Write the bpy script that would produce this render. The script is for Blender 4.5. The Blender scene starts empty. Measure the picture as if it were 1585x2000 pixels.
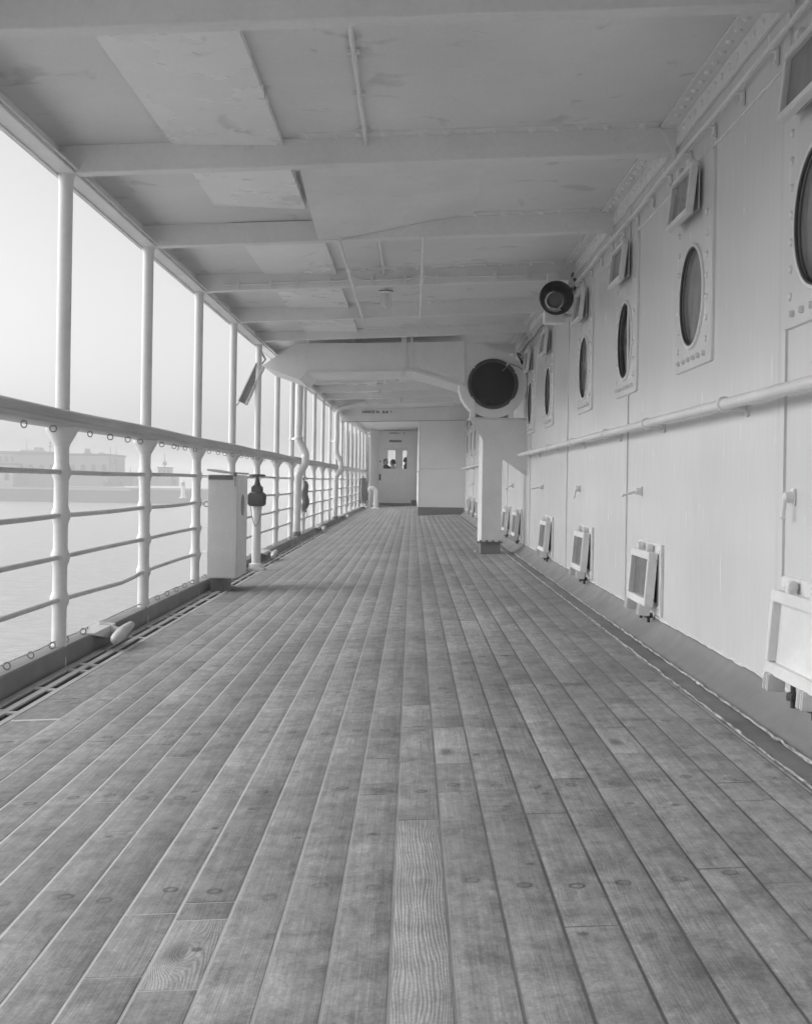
import bpy, bmesh, math, random
from mathutils import Vector, Matrix
R = math.radians
random.seed(7)
sc = bpy.context.scene

# ------------------------------------------------------------------ camera, sky, sun, exposure
F, VPX, VPY, ROLL = 2400.0, 805.0, 943.0, 0.0157      # focal length and principal point in photo pixels
cam = bpy.data.cameras.new('camera')
cam.sensor_fit = 'VERTICAL'; cam.sensor_height = 24.0; cam.lens = 24.0 * F / 2000.0
cam.shift_x = (792.5 - VPX) / 2000.0; cam.shift_y = -(1000.0 - VPY) / 2000.0
cam.clip_start = 0.05; cam.clip_end = 6000.0
cam.dof.use_dof = True; cam.dof.focus_distance = 12.0; cam.dof.aperture_fstop = 14.0
co = bpy.data.objects.new('camera', cam); sc.collection.objects.link(co)
co.matrix_world = Matrix.Rotation(R(90), 4, 'X') @ Matrix.Rotation(ROLL, 4, 'Z')
sc.camera = co

SUN_EL, SUN_AZ = R(34), R(-82)          # hazy sun over the water, on the open side
w = bpy.data.worlds.new('World'); sc.world = w; w.use_nodes = True
wt = w.node_tree; bgn = wt.nodes['Background']
sky = wt.nodes.new('ShaderNodeTexSky'); sky.sky_type = 'NISHITA'; sky.sun_disc = False
sky.sun_elevation = SUN_EL; sky.sun_rotation = SUN_AZ
sky.air_density = 1.0; sky.dust_density = 3.0; sky.ozone_density = 1.0
bw = wt.nodes.new('ShaderNodeRGBToBW')                  # black-and-white film
wt.links.new(sky.outputs[0], bw.inputs[0]); wt.links.new(bw.outputs[0], bgn.inputs[0])
bgn.inputs[1].default_value = 0.104
sl = bpy.data.lights.new('sun', 'SUN'); sl.energy = 0.98; sl.angle = R(90); sl.color = (1, 1, 1)
so = bpy.data.objects.new('sun', sl); sc.collection.objects.link(so)
sd = Vector((math.sin(SUN_AZ) * math.cos(SUN_EL), math.cos(SUN_AZ) * math.cos(SUN_EL), math.sin(SUN_EL)))
so.rotation_euler = sd.to_track_quat('Z', 'Y').to_euler()
sc.view_settings.view_transform = 'Standard'; sc.view_settings.look = 'None'
sc.view_settings.exposure = 1.08; sc.view_settings.gamma = 1.0
sc.cycles.use_denoising = True
sc.cycles.max_bounces = 12; sc.cycles.volume_bounces = 2; sc.cycles.diffuse_bounces = 6; sc.cycles.glossy_bounces = 4
sc.cycles.sample_clamp_indirect = 8.0

# ------------------------------------------------------------------ ship geometry
def S(y): return 5.1e-5 * y * y if y > 0 else 0.0                # sheer of the deck
def XL(y): return -1.644 + 0.18 * (max(y, 0) / 38.0) ** 3         # line of the side railing
def ZD(x, y): return -0.805 + 0.05 * x + S(y)                     # deck (cambered)
def ZB(x, y): return 1.503 + 0.049 * x + S(y)                     # underside of the ceiling beams
def ZS(x, y): return ZB(x, y) + 0.13                              # underside of the deckhead plating
XW = 1.224                                                        # cabin wall
FY0, FS = 5.76, 1.795                                             # first railing post seen, frame spacing
def frame(n): return FY0 + FS * (n - 1)
SEA = -9.1
def at(px, py, Y):
    """photo pixel -> point at depth Y"""
    u, v = px - VPX, VPY - py
    return Vector(((u - ROLL * v) * Y / F, Y, (v + ROLL * u) * Y / F))

# ------------------------------------------------------------------ helpers
class MB:
    def __init__(s): s.bm = bmesh.new()
    def box(s, c, d, rot=None, bev=0.0):
        r = bmesh.ops.create_cube(s.bm, size=1.0)
        M = Matrix.Translation(Vector(c)) @ (rot.to_4x4() if rot else Matrix.Identity(4)) @ Matrix.Diagonal((d[0], d[1], d[2], 1))
        bmesh.ops.transform(s.bm, matrix=M, verts=r['verts'])
        if bev:
            es = list({e for v in r['verts'] for e in v.link_edges})
            bmesh.ops.bevel(s.bm, geom=es, offset=bev, segments=2, affect='EDGES', clamp_overlap=True)
        return s
    def tube(s, pts, r, seg=12, cap=True, closed=False):
        pts = [Vector(p) for p in pts]; n = len(pts); rings = []
        up = Vector((0.0123, 0.031, 1)).normalized()
        for i, p in enumerate(pts):
            a = pts[i - 1] if (i > 0 or closed) else p
            b = pts[(i + 1) % n] if (i < n - 1 or closed) else p
            t = (b - a).normalized()
            if i == 0:
                u = up if abs(t.dot(up)) < 0.9 else Vector((1, 0.02, 0.01))
            x = (u - t * u.dot(t)).normalized(); u = x; y = t.cross(x)
            rr = r[i] if isinstance(r, (list, tuple)) else r
            rings.append([s.bm.verts.new(p + (x * math.cos(k * math.tau / seg) + y * math.sin(k * math.tau / seg)) * rr) for k in range(seg)])
        m = n if closed else n - 1
        for i in range(m):
            A, B = rings[i], rings[(i + 1) % n]
            for k in range(seg):
                s.bm.faces.new((A[k], A[(k + 1) % seg], B[(k + 1) % seg], B[k]))
        if cap and not closed:
            s.bm.faces.new(list(reversed(rings[0]))); s.bm.faces.new(rings[-1])
        return s
    def lathe(s, prof, c=(0, 0, 0), axis=(0, 0, 1), seg=24, cap=True):
        q = Vector((0, 0, 1)).rotation_difference(Vector(axis)); c = Vector(c); rings = []
        for r, z in prof:
            rings.append([s.bm.verts.new(c + q @ Vector((r * math.cos(k * math.tau / seg), r * math.sin(k * math.tau / seg), z))) for k in range(seg)])
        for A, B in zip(rings, rings[1:]):
            for k in range(seg):
                s.bm.faces.new((A[k], A[(k + 1) % seg], B[(k + 1) % seg], B[k]))
        if cap:
            s.bm.faces.new(list(reversed(rings[0]))); s.bm.faces.new(rings[-1])
        return s
    def torus(s, c, axis, R0, r, seg=24, sub=8, a0=0, a1=math.tau):
        q = Vector((0, 0, 1)).rotation_difference(Vector(axis)); c = Vector(c)
        closed = abs(a1 - a0 - math.tau) < 1e-6
        n = seg if closed else seg + 1
        pts = [c + q @ Vector((R0 * math.cos(a0 + (a1 - a0) * k / seg), R0 * math.sin(a0 + (a1 - a0) * k / seg), 0)) for k in range(n)]
        return s.tube(pts, r, sub, closed=closed)
    def loft(s, secs, cap=True):
        rings = [[s.bm.verts.new(Vector(p)) for p in sec] for sec in secs]; n = len(rings[0])
        for A, B in zip(rings, rings[1:]):
            for k in range(n):
                s.bm.faces.new((A[k], A[(k + 1) % n], B[(k + 1) % n], B[k]))
        if cap:
            s.bm.faces.new(list(reversed(rings[0]))); s.bm.faces.new(rings[-1])
        return s
    def prism(s, poly, d):
        d = Vector(d); return s.loft([[Vector(p) for p in poly], [Vector(p) + d for p in poly]])
    def dome(s, c, n, r, h=None, seg=8):
        h = h or r * 0.6
        return s.lathe([(r, 0), (r * 0.8, h * 0.6), (r * 0.35, h * 0.95)], c, n, seg)
    def build(s, name, mat, parent=None, loc=None, sharp=35):
        bmesh.ops.recalc_face_normals(s.bm, faces=s.bm.faces)
        me = bpy.data.meshes.new(name)
        off = Vector(loc) if loc is not None else (Vector(parent.location) if parent and not parent.get('_local') else Vector())
        bmesh.ops.translate(s.bm, verts=s.bm.verts, vec=-off)
        s.bm.to_mesh(me); s.bm.free()
        for p in me.polygons: p.use_smooth = True
        me.set_sharp_from_angle(angle=R(sharp))
        me.materials.append(mat)
        o = bpy.data.objects.new(name, me); sc.collection.objects.link(o)
        if parent:
            o.parent = parent
            # world position of a part = world root location; sub-parts are expressed in root space as well
            if parent.parent is not None and loc is None:
                pass
        elif loc is not None:
            o.location = loc
        return o

def tag(o, label=None, cat=None, group=None, kind=None):
    if label: o['label'] = label
    if cat:
        o['category'] = cat; o['kind'] = 'thing'
    if group: o['group'] = group
    if kind: o['kind'] = kind
    return o
def empty(name, loc, label, cat, group=None):
    o = bpy.data.objects.new(name, None); sc.collection.objects.link(o)
    o.location = loc; o.empty_display_size = 0.1
    return tag(o, label, cat, group)
def part(mb, name, mat, root, parent=None, sharp=35):
    """a part (or sub-part of `parent`) whose mesh was built in world coordinates; kept in the root's space"""
    o = mb.build(name, mat, None, loc=root.location, sharp=sharp)
    o.parent = parent or root
    o.location = (0, 0, 0)
    return o
def copy_tree(o, parent=None, loc=None):
    c = o.copy(); sc.collection.objects.link(c)
    c.parent = parent
    if loc is not None: c.location = loc
    for ch in list(o.children): copy_tree(ch, c)
    return c
def structure(mb, name, mat, sharp=35): return tag(mb.build(name, mat, sharp=sharp), kind='structure')
def rz(a): return Matrix.Rotation(a, 3, 'Z')
def ry(a): return Matrix.Rotation(a, 3, 'Y')
def rx(a): return Matrix.Rotation(a, 3, 'X')

# ------------------------------------------------------------------ materials
class G:
    """tiny node-graph helper"""
    def __init__(s, name):
        s.m = bpy.data.materials.new(name); s.m.use_nodes = True
        s.t = s.m.node_tree; s.b = s.t.nodes['Principled BSDF']
    def n(s, typ, **kw):
        x = s.t.nodes.new('ShaderNode' + typ)
        for k, v in kw.items(): setattr(x, k, v)
        return x
    def put(s, sock, v):
        if hasattr(v, 'is_output') or isinstance(v, bpy.types.NodeSocket): s.t.links.new(v, sock)
        else: sock.default_value = v
    def obj(s): return s.n('TexCoord').outputs['Object']
    def map(s, v, scale=(1, 1, 1), loc=(0, 0, 0)):
        x = s.n('Mapping'); s.put(x.inputs['Vector'], v); x.inputs['Scale'].default_value = scale; x.inputs['Location'].default_value = loc
        return x.outputs[0]
    def noise(s, v, scale, detail=3, rough=0.55, dist=0.0):
        x = s.n('TexNoise'); s.put(x.inputs['Vector'], v); x.inputs['Scale'].default_value = scale
        x.inputs['Detail'].default_value = detail; x.inputs['Roughness'].default_value = rough; x.inputs['Distortion'].default_value = dist
        return x.outputs['Fac']
    def math(s, op, a, b=None, c=None):
        x = s.n('Math', operation=op); s.put(x.inputs[0], a)
        if b is not None: s.put(x.inputs[1], b)
        if c is not None: s.put(x.inputs[2], c)
        return x.outputs[0]
    def ramp(s, v, a, b, lo=0.0, hi=1.0):
        x = s.n('MapRange'); x.clamp = True; s.put(x.inputs[0], v)
        x.inputs[1].default_value = a; x.inputs[2].default_value = b; x.inputs[3].default_value = lo; x.inputs[4].default_value = hi
        return x.outputs[0]
    def mixf(s, f, a, b):
        x = s.n('Mix', data_type='FLOAT'); s.put(x.inputs[0], f); s.put(x.inputs[2], a); s.put(x.inputs[3], b)
        return x.outputs[0]
    def bump(s, h, strength, dist=0.01, normal=None):
        x = s.n('Bump'); x.inputs['Strength'].default_value = strength; x.inputs['Distance'].default_value = dist
        s.put(x.inputs['Height'], h)
        if normal is not None: s.put(x.inputs['Normal'], normal)
        return x.outputs[0]
    def out(s, val, rough=0.5, normal=None, spec=0.5, metal=0.0):
        if isinstance(val, bpy.types.NodeSocket):
            c = s.n('CombineColor'); [s.t.links.new(val, c.inputs[i]) for i in range(3)]
            s.t.links.new(c.outputs[0], s.b.inputs['Base Color'])
        else: s.b.inputs['Base Color'].default_value = (val, val, val, 1)
        s.put(s.b.inputs['Roughness'], rough)
        s.b.inputs['Specular IOR Level'].default_value = spec; s.b.inputs['Metallic'].default_value = metal
        if normal is not None: s.t.links.new(normal, s.b.inputs['Normal'])
        return s.m

def paint(name, base, rough=0.38, var=0.10, dirt=0.12, bump=0.25, brush=(1, 1, 1)):
    g = G(name); o = g.obj()
    big = g.noise(g.map(o, (1, 1, 1)), 2.3, 4)
    fine = g.noise(g.map(o, brush), 38, 4, 0.65)
    spots = g.noise(o, 11, 6, 0.7)
    v = g.math('MULTIPLY', g.ramp(big, 0.3, 0.7, base * (1 - var), base * (1 + var * 0.5)), g.ramp(spots, 0.62, 0.78, 1.0, 1 - dirt * 2.2))
    v = g.math('MULTIPLY', v, g.ramp(fine, 0.3, 0.7, 0.96, 1.03))
    hb = g.math('ADD', g.math('MULTIPLY', fine, 0.4), g.noise(g.map(o, brush), 9, 3))
    return g.out(v, g.ramp(g.noise(o, 6, 3), 0.3, 0.7, rough - 0.08, rough + 0.12), g.bump(hb, bump, 0.004))

M = {}
M['white'] = paint('white_paint', 0.76)
M['bright'] = paint('far_wall_paint', 0.84, 0.4, 0.04, 0.04)
M['post'] = paint('post_paint', 0.74, 0.4, 0.08, 0.10)
M['bar'] = paint('bar_paint', 0.58, 0.45, 0.14, 0.15)
M['duct'] = paint('duct_paint', 0.84, 0.4, 0.06, 0.06, 0.15)
M['band'] = paint('grey_band_paint', 0.22, 0.5, 0.14, 0.12)
M['curb'] = paint('curb_paint', 0.22, 0.55, 0.2, 0.15)
M['beam'] = paint('beam_paint', 0.80, 0.42, 0.08, 0.08, 0.2)
M['dark'] = paint('dark_metal', 0.045, 0.5, 0.2, 0.2)
M['mid'] = paint('mid_grey_metal', 0.20, 0.5, 0.2, 0.2)
M['far'] = paint('far_masonry', 0.30, 0.8, 0.15, 0.1)
M['far_light'] = paint('far_pale_wall', 0.42, 0.8, 0.15, 0.1)
M['far_dark'] = paint('far_dark_stone', 0.11, 0.85, 0.2, 0.1)
M['far_black'] = paint('far_openings', 0.08, 0.7, 0.1, 0.1)
M['valve'] = paint('dark_valve', 0.115, 0.6, 0.2, 0.2)
M['cloth'] = paint('dark_canvas', 0.20, 0.9, 0.3, 0.2)
M['skin'] = paint('skin', 0.34, 0.6, 0.05, 0.0, 0.02)
M['suit'] = paint('dark_suit', 0.035, 0.9, 0.2, 0.1)
M['shirt'] = paint('pale_shirt', 0.5, 0.9, 0.1, 0.05)
M['hair'] = paint('dark_hair', 0.02, 0.6, 0.2, 0.1)
M['letter'] = paint('black_lettering', 0.035, 0.6, 0.1, 0.0, 0.02)

def wall_mat():
    g = G('wall_paint'); o = g.obj()
    st = g.noise(g.map(o, (34, 34, 4.0)), 1.0, 4, 0.6)            # brush drags and runs, vertical
    st2 = g.noise(g.map(o, (130, 130, 7)), 1.0, 3, 0.6)
    big = g.noise(o, 1.1, 4)
    spots = g.noise(o, 14, 6, 0.72)
    v = g.math('MULTIPLY', g.ramp(big, 0.3, 0.7, 0.68, 0.74), g.ramp(st, 0.3, 0.7, 0.99, 1.008))
    v = g.math('MULTIPLY', v, g.ramp(spots, 0.6, 0.85, 1.0, 0.93))
    mk = g.ramp(g.noise(g.map(o, (1, 0.8, 1.6)), 1.5, 3), 0.42, 0.66, 0.05, 1.0)
    h = g.math('ADD', g.math('MULTIPLY', g.math('MULTIPLY', g.math('SUBTRACT', st, 0.5), mk), 0.8), g.math('ADD', g.math('MULTIPLY', g.math('MULTIPLY', g.math('SUBTRACT', st2, 0.5), mk), 0.35), g.math('MULTIPLY', g.noise(o, 24, 3), 0.12)))
    n2 = g.bump(g.noise(g.map(o, (1, 1, 0.7)), 1.6, 1), 0.16, 0.03)
    return g.out(v, g.ramp(st, 0.3, 0.7, 0.19, 0.275), g.bump(h, 0.045, 0.004, n2))
M['wall'] = wall_mat()

def ceil_mat(name='ceiling_paint', base=0.60, r=0.29, b=0.34):
    g = G(name); o = g.obj()
    big = g.noise(o, 1.4, 5, 0.6)
    spot = g.noise(g.map(o, (1, 1.0, 1), (3.1, 1.7, 0)), 4.2, 3, 0.5, 0.6)
    fine = g.noise(o, 55, 4, 0.7)
    v = g.math('MULTIPLY', g.ramp(big, 0.3, 0.7, base * 0.9, base * 1.05), g.ramp(spot, 0.61, 0.68, 1.0, 0.80))
    v = g.math('MULTIPLY', v, g.ramp(fine, 0.3, 0.7, 0.96, 1.03))
    nb = g.bump(g.noise(g.map(o, (1, 1.6, 1)), 1.3, 2, 0.4), b, 0.045)
    return g.out(v, g.ramp(big, 0.2, 0.8, r, r + 0.12), g.bump(fine, 0.2, 0.003, nb))
M['ceil'] = ceil_mat(base=0.76)
M['trunk'] = ceil_mat('trunk_paint', 0.88, 0.22, 0.2)

def wood_deck():
    g = G('scrubbed_deck_planks')
    uv = g.n('UVMap').outputs['UV']; sep = g.n('SeparateXYZ'); g.put(sep.inputs[0], uv)
    U, V = sep.outputs[0], sep.outputs[1]                          # across the plank 0..1, metres along it
    at_ = g.n('Attribute', attribute_name='plank'); sc_ = g.n('SeparateColor'); g.put(sc_.inputs[0], at_.outputs['Color'])
    rnd, age, rnd2 = sc_.outputs[0], sc_.outputs[1], sc_.outputs[2]
    sc_a = g.math('GREATER_THAN', age, 0.70)
    o = g.obj(); so_ = g.n('SeparateXYZ'); g.put(so_.inputs[0], o)
    X, Y = so_.outputs[0], so_.outputs[1]
    # plank space, shifted per plank
    c = g.n('CombineXYZ')
    g.put(c.inputs[0], g.math('ADD', g.math('MULTIPLY', U, 0.102), g.math('MULTIPLY', rnd, 37.0)))
    g.put(c.inputs[1], g.math('ADD', V, g.math('MULTIPLY', rnd2, 53.0)))
    p = c.outputs[0]
    sp = g.n('SeparateXYZ'); g.put(sp.inputs[0], p)
    fresh = g.ramp(age, 0.5, 0.9)
    # a knot in each let-in piece bends the grain round it
    kx = g.math('SUBTRACT', U, 0.34); ky = g.math('SUBTRACT', V, 0.16)
    kd = g.math('SQRT', g.math('ADD', g.math('MULTIPLY', g.math('MULTIPLY', kx, kx), 0.0104), g.math('MULTIPLY', g.math('MULTIPLY', ky, ky), 0.16)))
    kn = g.math('MULTIPLY', g.math('POWER', 2.718, g.math('MULTIPLY', g.math('MULTIPLY', kd, kd), -900.0)), g.math('GREATER_THAN', sc_a, 0.5))
    warp = g.noise(g.map(p, (5, 0.7, 1)), 1.0, 4, 0.55)
    warp2 = g.noise(g.map(p, (22, 3.5, 1)), 1.0, 3, 0.5)
    cc = g.n('CombineXYZ')
    g.put(cc.inputs[0], g.math('ADD', g.math('ADD', sp.outputs[0], g.math('MULTIPLY', warp, 0.11)), g.math('ADD', g.math('MULTIPLY', warp2, 0.006), g.math('MULTIPLY', kn, 0.055))))
    rings = g.n('TexWave', wave_type='BANDS', bands_direction='X', wave_profile='SIN')
    g.put(rings.inputs['Vector'], cc.outputs[0]); rings.inputs['Scale'].default_value = 60.0
    rings.inputs['Distortion'].default_value = 0.6; rings.inputs['Detail'].default_value = 2
    grain = rings.outputs['Fac']
    fib = g.noise(g.map(p, (190, 5.0, 1)), 1.0, 5, 0.7)
    fib2 = g.noise(g.map(p, (70, 1.6, 1)), 1.0, 4, 0.6)
    blot = g.noise(o, 1.9, 6, 0.62)
    blot2 = g.noise(g.map(o, (7, 9, 1)), 1.0, 6, 0.7)
    blot3 = g.noise(g.map(o, (30, 17, 1)), 1.0, 6, 0.7, 0.5)
    scuff = g.noise(g.map(o, (6, 17, 1)), 1.0, 6, 0.72, 0.4)
    grit = g.noise(o, 160, 3, 0.6)
    base = g.mixf(fresh, g.ramp(rnd2, 0, 1, 0.205, 0.262), 0.33)
    gr = g.mixf(g.ramp(rnd, 0.1, 1.0, 0.25, 0.75), 1.0, g.ramp(grain, 0.15, 0.9, 1.05, 0.80))
    gr = g.mixf(fresh, gr, g.ramp(grain, 0.1, 0.9, 1.07, 0.79))
    v = g.math('MULTIPLY', base, gr)
    v = g.math('MULTIPLY', v, g.ramp(fib, 0.3, 0.7, 0.78, 1.2))
    v = g.math('MULTIPLY', v, g.ramp(fib2, 0.3, 0.7, 0.84, 1.14))
    v = g.math('MULTIPLY', v, g.ramp(blot, 0.32, 0.7, 0.80, 1.18))
    old = g.math('SUBTRACT', 1.0, g.math('MULTIPLY', fresh, 0.55))
    v = g.math('MULTIPLY', v, g.mixf(old, 1.0, g.ramp(blot2, 0.46, 0.72, 1.10, 0.60)))
    v = g.math('MULTIPLY', v, g.mixf(old, 1.0, g.ramp(blot3, 0.40, 0.72, 1.12, 0.66)))
    v = g.math('MULTIPLY', v, g.mixf(old, 1.0, g.ramp(scuff, 0.56, 0.74, 1.0, 0.66)))
    v = g.math('MULTIPLY', v, g.ramp(grit, 0.3, 0.7, 0.80, 1.18))
    v = g.math('MULTIPLY', v, g.ramp(kn, 0.55, 0.95, 1.0, 0.45))
    # scattered dark specks and scratches
    vo = g.n('TexVoronoi'); g.put(vo.inputs['Vector'], g.map(o, (1, 1, 0))); vo.inputs['Scale'].default_value = 4.3
    v = g.math('MULTIPLY', v, g.ramp(g.math('ADD', vo.outputs['Distance'], g.math('MULTIPLY', grit, 0.02)), 0.042, 0.065, 0.42, 1.0))
    # bolt plugs: one per plank at every frame
    jit = g.math('MULTIPLY', g.math('SUBTRACT', rnd, 0.5), 0.07)
    fy = g.math('SUBTRACT', g.math('FRACT', g.math('DIVIDE', g.math('ADD', g.math('ADD', Y, jit), 0.30), 0.785)), 0.5)
    dy = g.math('MULTIPLY', fy, 0.785)
    dx = g.math('MULTIPLY', g.math('SUBTRACT', U, g.math('ADD', 0.42, g.math('MULTIPLY', rnd2, 0.2))), 0.102)
    d = g.math('SQRT', g.math('ADD', g.math('MULTIPLY', dx, dx), g.math('MULTIPLY', dy, dy)))
    d = g.math('ADD', d, g.math('MULTIPLY', g.math('SUBTRACT', g.noise(o, 60, 2), 0.5), 0.009))
    ring = g.math('MULTIPLY', g.ramp(g.math('ABSOLUTE', g.math('SUBTRACT', d, 0.0135)), 0.0012, 0.0055, 1, 0), g.ramp(g.noise(o, 9, 2), 0.35, 0.6, 0.15, 1))
    v = g.math('MULTIPLY', v, g.ramp(ring, 0, 1, 1.0, 0.42))
    v = g.math('MULTIPLY', v, g.ramp(d, 0.010, 0.03, g_lo(g, rnd2), 1.0) if False else g.ramp(d, 0.006, 0.030, 0.84, 1.0))
    # worn fastenings beside some plugs, and dark bolt stains
    dx2 = g.math('MULTIPLY', g.math('SUBTRACT', U, g.math('ADD', 0.20, g.math('MULTIPLY', rnd, 0.6))), 0.102)
    fy2 = g.math('MULTIPLY', g.math('SUBTRACT', g.math('FRACT', g.math('DIVIDE', g.math('ADD', g.math('ADD', Y, g.math('MULTIPLY', rnd2, 0.5)), 0.62), 1.57)), 0.5), 1.57)
    d2 = g.math('SQRT', g.math('ADD', g.math('MULTIPLY', dx2, dx2), g.math('MULTIPLY', fy2, fy2)))
    d2 = g.math('ADD', d2, g.math('MULTIPLY', g.math('SUBTRACT', g.noise(o, 75, 2), 0.5), 0.010))
    v = g.math('MULTIPLY', v, g.mixf(g.math('GREATER_THAN', rnd, 0.35), 1.0, g.ramp(d2, 0.006, 0.014, 0.50, 1.0)))
    v = g.math('MULTIPLY', v, g.ramp(g.noise(g.map(o, (1.3, 0.8, 1)), 1.6, 5, 0.6, 0.6), 0.36, 0.66, 1.12, 0.80))
    # putty dragged onto the plank edges, glancing light painted into its colour
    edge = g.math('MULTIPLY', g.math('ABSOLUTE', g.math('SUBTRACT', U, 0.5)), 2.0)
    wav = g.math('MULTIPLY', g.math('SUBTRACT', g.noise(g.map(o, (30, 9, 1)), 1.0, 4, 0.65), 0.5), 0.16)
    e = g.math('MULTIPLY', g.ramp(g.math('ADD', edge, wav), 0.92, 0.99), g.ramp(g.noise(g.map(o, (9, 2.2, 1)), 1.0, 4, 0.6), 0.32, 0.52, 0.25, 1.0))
    putty = g.math('ADD', g.ramp(X, -0.50, 0.30, 0.56, 0.09), g.math('MULTIPLY', g.math('SUBTRACT', g.noise(o, 1.7, 3), 0.5), 0.20))  # paler to the left, where the seams would glint
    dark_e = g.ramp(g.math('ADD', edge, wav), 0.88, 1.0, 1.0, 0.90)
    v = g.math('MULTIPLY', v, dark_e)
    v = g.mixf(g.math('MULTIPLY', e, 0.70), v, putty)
    h = g.math('ADD', g.math('MULTIPLY', fib, 0.5), g.math('ADD', g.math('MULTIPLY', g.math('MULTIPLY', grain, fresh), 0.35), g.math('MULTIPLY', blot3, 0.5)))
    h = g.math('SUBTRACT', h, g.math('MULTIPLY', ring, 0.6))
    return g.out(v, g.ramp(blot, 0.3, 0.7, 0.42, 0.66), g.bump(h, 0.35, 0.004), 0.35)
def g_lo(g, r): return 0.8
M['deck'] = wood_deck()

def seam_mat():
    g = G('seam_caulking_glint'); o = g.obj(); s = g.n('SeparateXYZ'); g.put(s.inputs[0], o)
    k = g.ramp(s.outputs[0], -0.50, 0.30, 0.58, 0.09)  # glancing light painted into the caulking: pale left, dark right
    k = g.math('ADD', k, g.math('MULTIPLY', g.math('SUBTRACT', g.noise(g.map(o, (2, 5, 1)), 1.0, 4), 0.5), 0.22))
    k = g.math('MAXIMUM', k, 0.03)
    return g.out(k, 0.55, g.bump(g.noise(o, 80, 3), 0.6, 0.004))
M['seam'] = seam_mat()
def bead_mat():
    g = G('rough_white_putty'); o = g.obj()
    k = g.ramp(g.noise(g.map(o, (60, 12, 60)), 1.0, 5, 0.7), 0.38, 0.62, 0.16, 0.62)
    return g.out(k, 0.7, g.bump(g.noise(o, 90, 4, 0.7), 1.0, 0.006))
M['bead'] = bead_mat()
def rail_wood():
    g = G('weathered_teak_rail'); o = g.obj()
    gr = g.noise(g.map(o, (70, 1.2, 70)), 1.0, 5, 0.65); big = g.noise(g.map(o, (4, 1.2, 4)), 1.0, 4)
    v = g.math('MULTIPLY', g.ramp(gr, 0.3, 0.7, 0.40, 0.56), g.ramp(big, 0.3, 0.7, 0.85, 1.08))
    return g.out(v, 0.45, g.bump(gr, 0.3, 0.004))
M['teak'] = rail_wood()
def water_mat():
    g = G('harbour_water'); o = g.obj()
    h = g.math('ADD', g.noise(g.map(o, (0.35, 1.1, 1)), 1.0, 6, 0.62), g.math('MULTIPLY', g.noise(g.map(o, (0.04, 0.12, 1)), 1.0, 3), 1.4))
    return g.out(0.44, 0.25, g.bump(h, 0.9, 0.5), 0.6)
M['water'] = water_mat()
def glass_mat(name, tint, rough=0.06):
    g = G(name); o = g.obj()
    v = g.ramp(g.noise(g.map(o, (3, 3, 1.2)), 3.0, 4), 0.3, 0.7, tint * 0.75, tint * 1.25)
    return g.out(v, g.ramp(g.noise(o, 12, 4), 0.35, 0.7, rough, rough + 0.10), g.bump(g.noise(o, 5, 2), 0.12, 0.01), 0.6)
M['pane'] = glass_mat('window_glass_grey_blind', 0.20)
M['pane_dark'] = glass_mat('window_glass_dark_room', 0.02)
M['pane_pale'] = glass_mat('vent_glass', 0.17, 0.12)
def clear_glass():
    m = bpy.data.materials.new('clear_glass'); m.use_nodes = True
    b = m.node_tree.nodes['Principled BSDF']; b.inputs['Base Color'].default_value = (0.92, 0.92, 0.92, 1)
    b.inputs['Transmission Weight'].default_value = 1.0; b.inputs['Roughness'].default_value = 0.02; b.inputs['IOR'].default_value = 1.2
    return m
M['clear'] = clear_glass()
def jar_glass():
    m = bpy.data.materials.new('ribbed_jar_glass'); m.use_nodes = True
    b = m.node_tree.nodes['Principled BSDF']; b.inputs['Base Color'].default_value = (0.9, 0.9, 0.9, 1)
    b.inputs['Transmission Weight'].default_value = 0.35; b.inputs['Roughness'].default_value = 0.12; b.inputs['IOR'].default_value = 1.45
    return m
M['jar'] = jar_glass()
def mesh_mat():
    g = G('black_wire_mesh'); o = g.obj()
    br = g.n('TexVoronoi'); g.put(br.inputs['Vector'], o); br.inputs['Scale'].default_value = 120
    return g.out(g.ramp(br.outputs['Distance'], 0.0, 0.8, 0.010, 0.030), 0.7, g.bump(br.outputs['Distance'], 0.4, 0.004))
M['mesh'] = mesh_mat()
def label_paint(name, v, r): return paint(name, v, r, 0.1, 0.05, 0.1)
M['horn'] = label_paint('horn_paint', 0.07, 0.35)
M['emblem'] = label_paint('emblem_grey', 0.20, 0.45)
M['wheel'] = label_paint('bronze_wheel', 0.12, 0.45)

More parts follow.
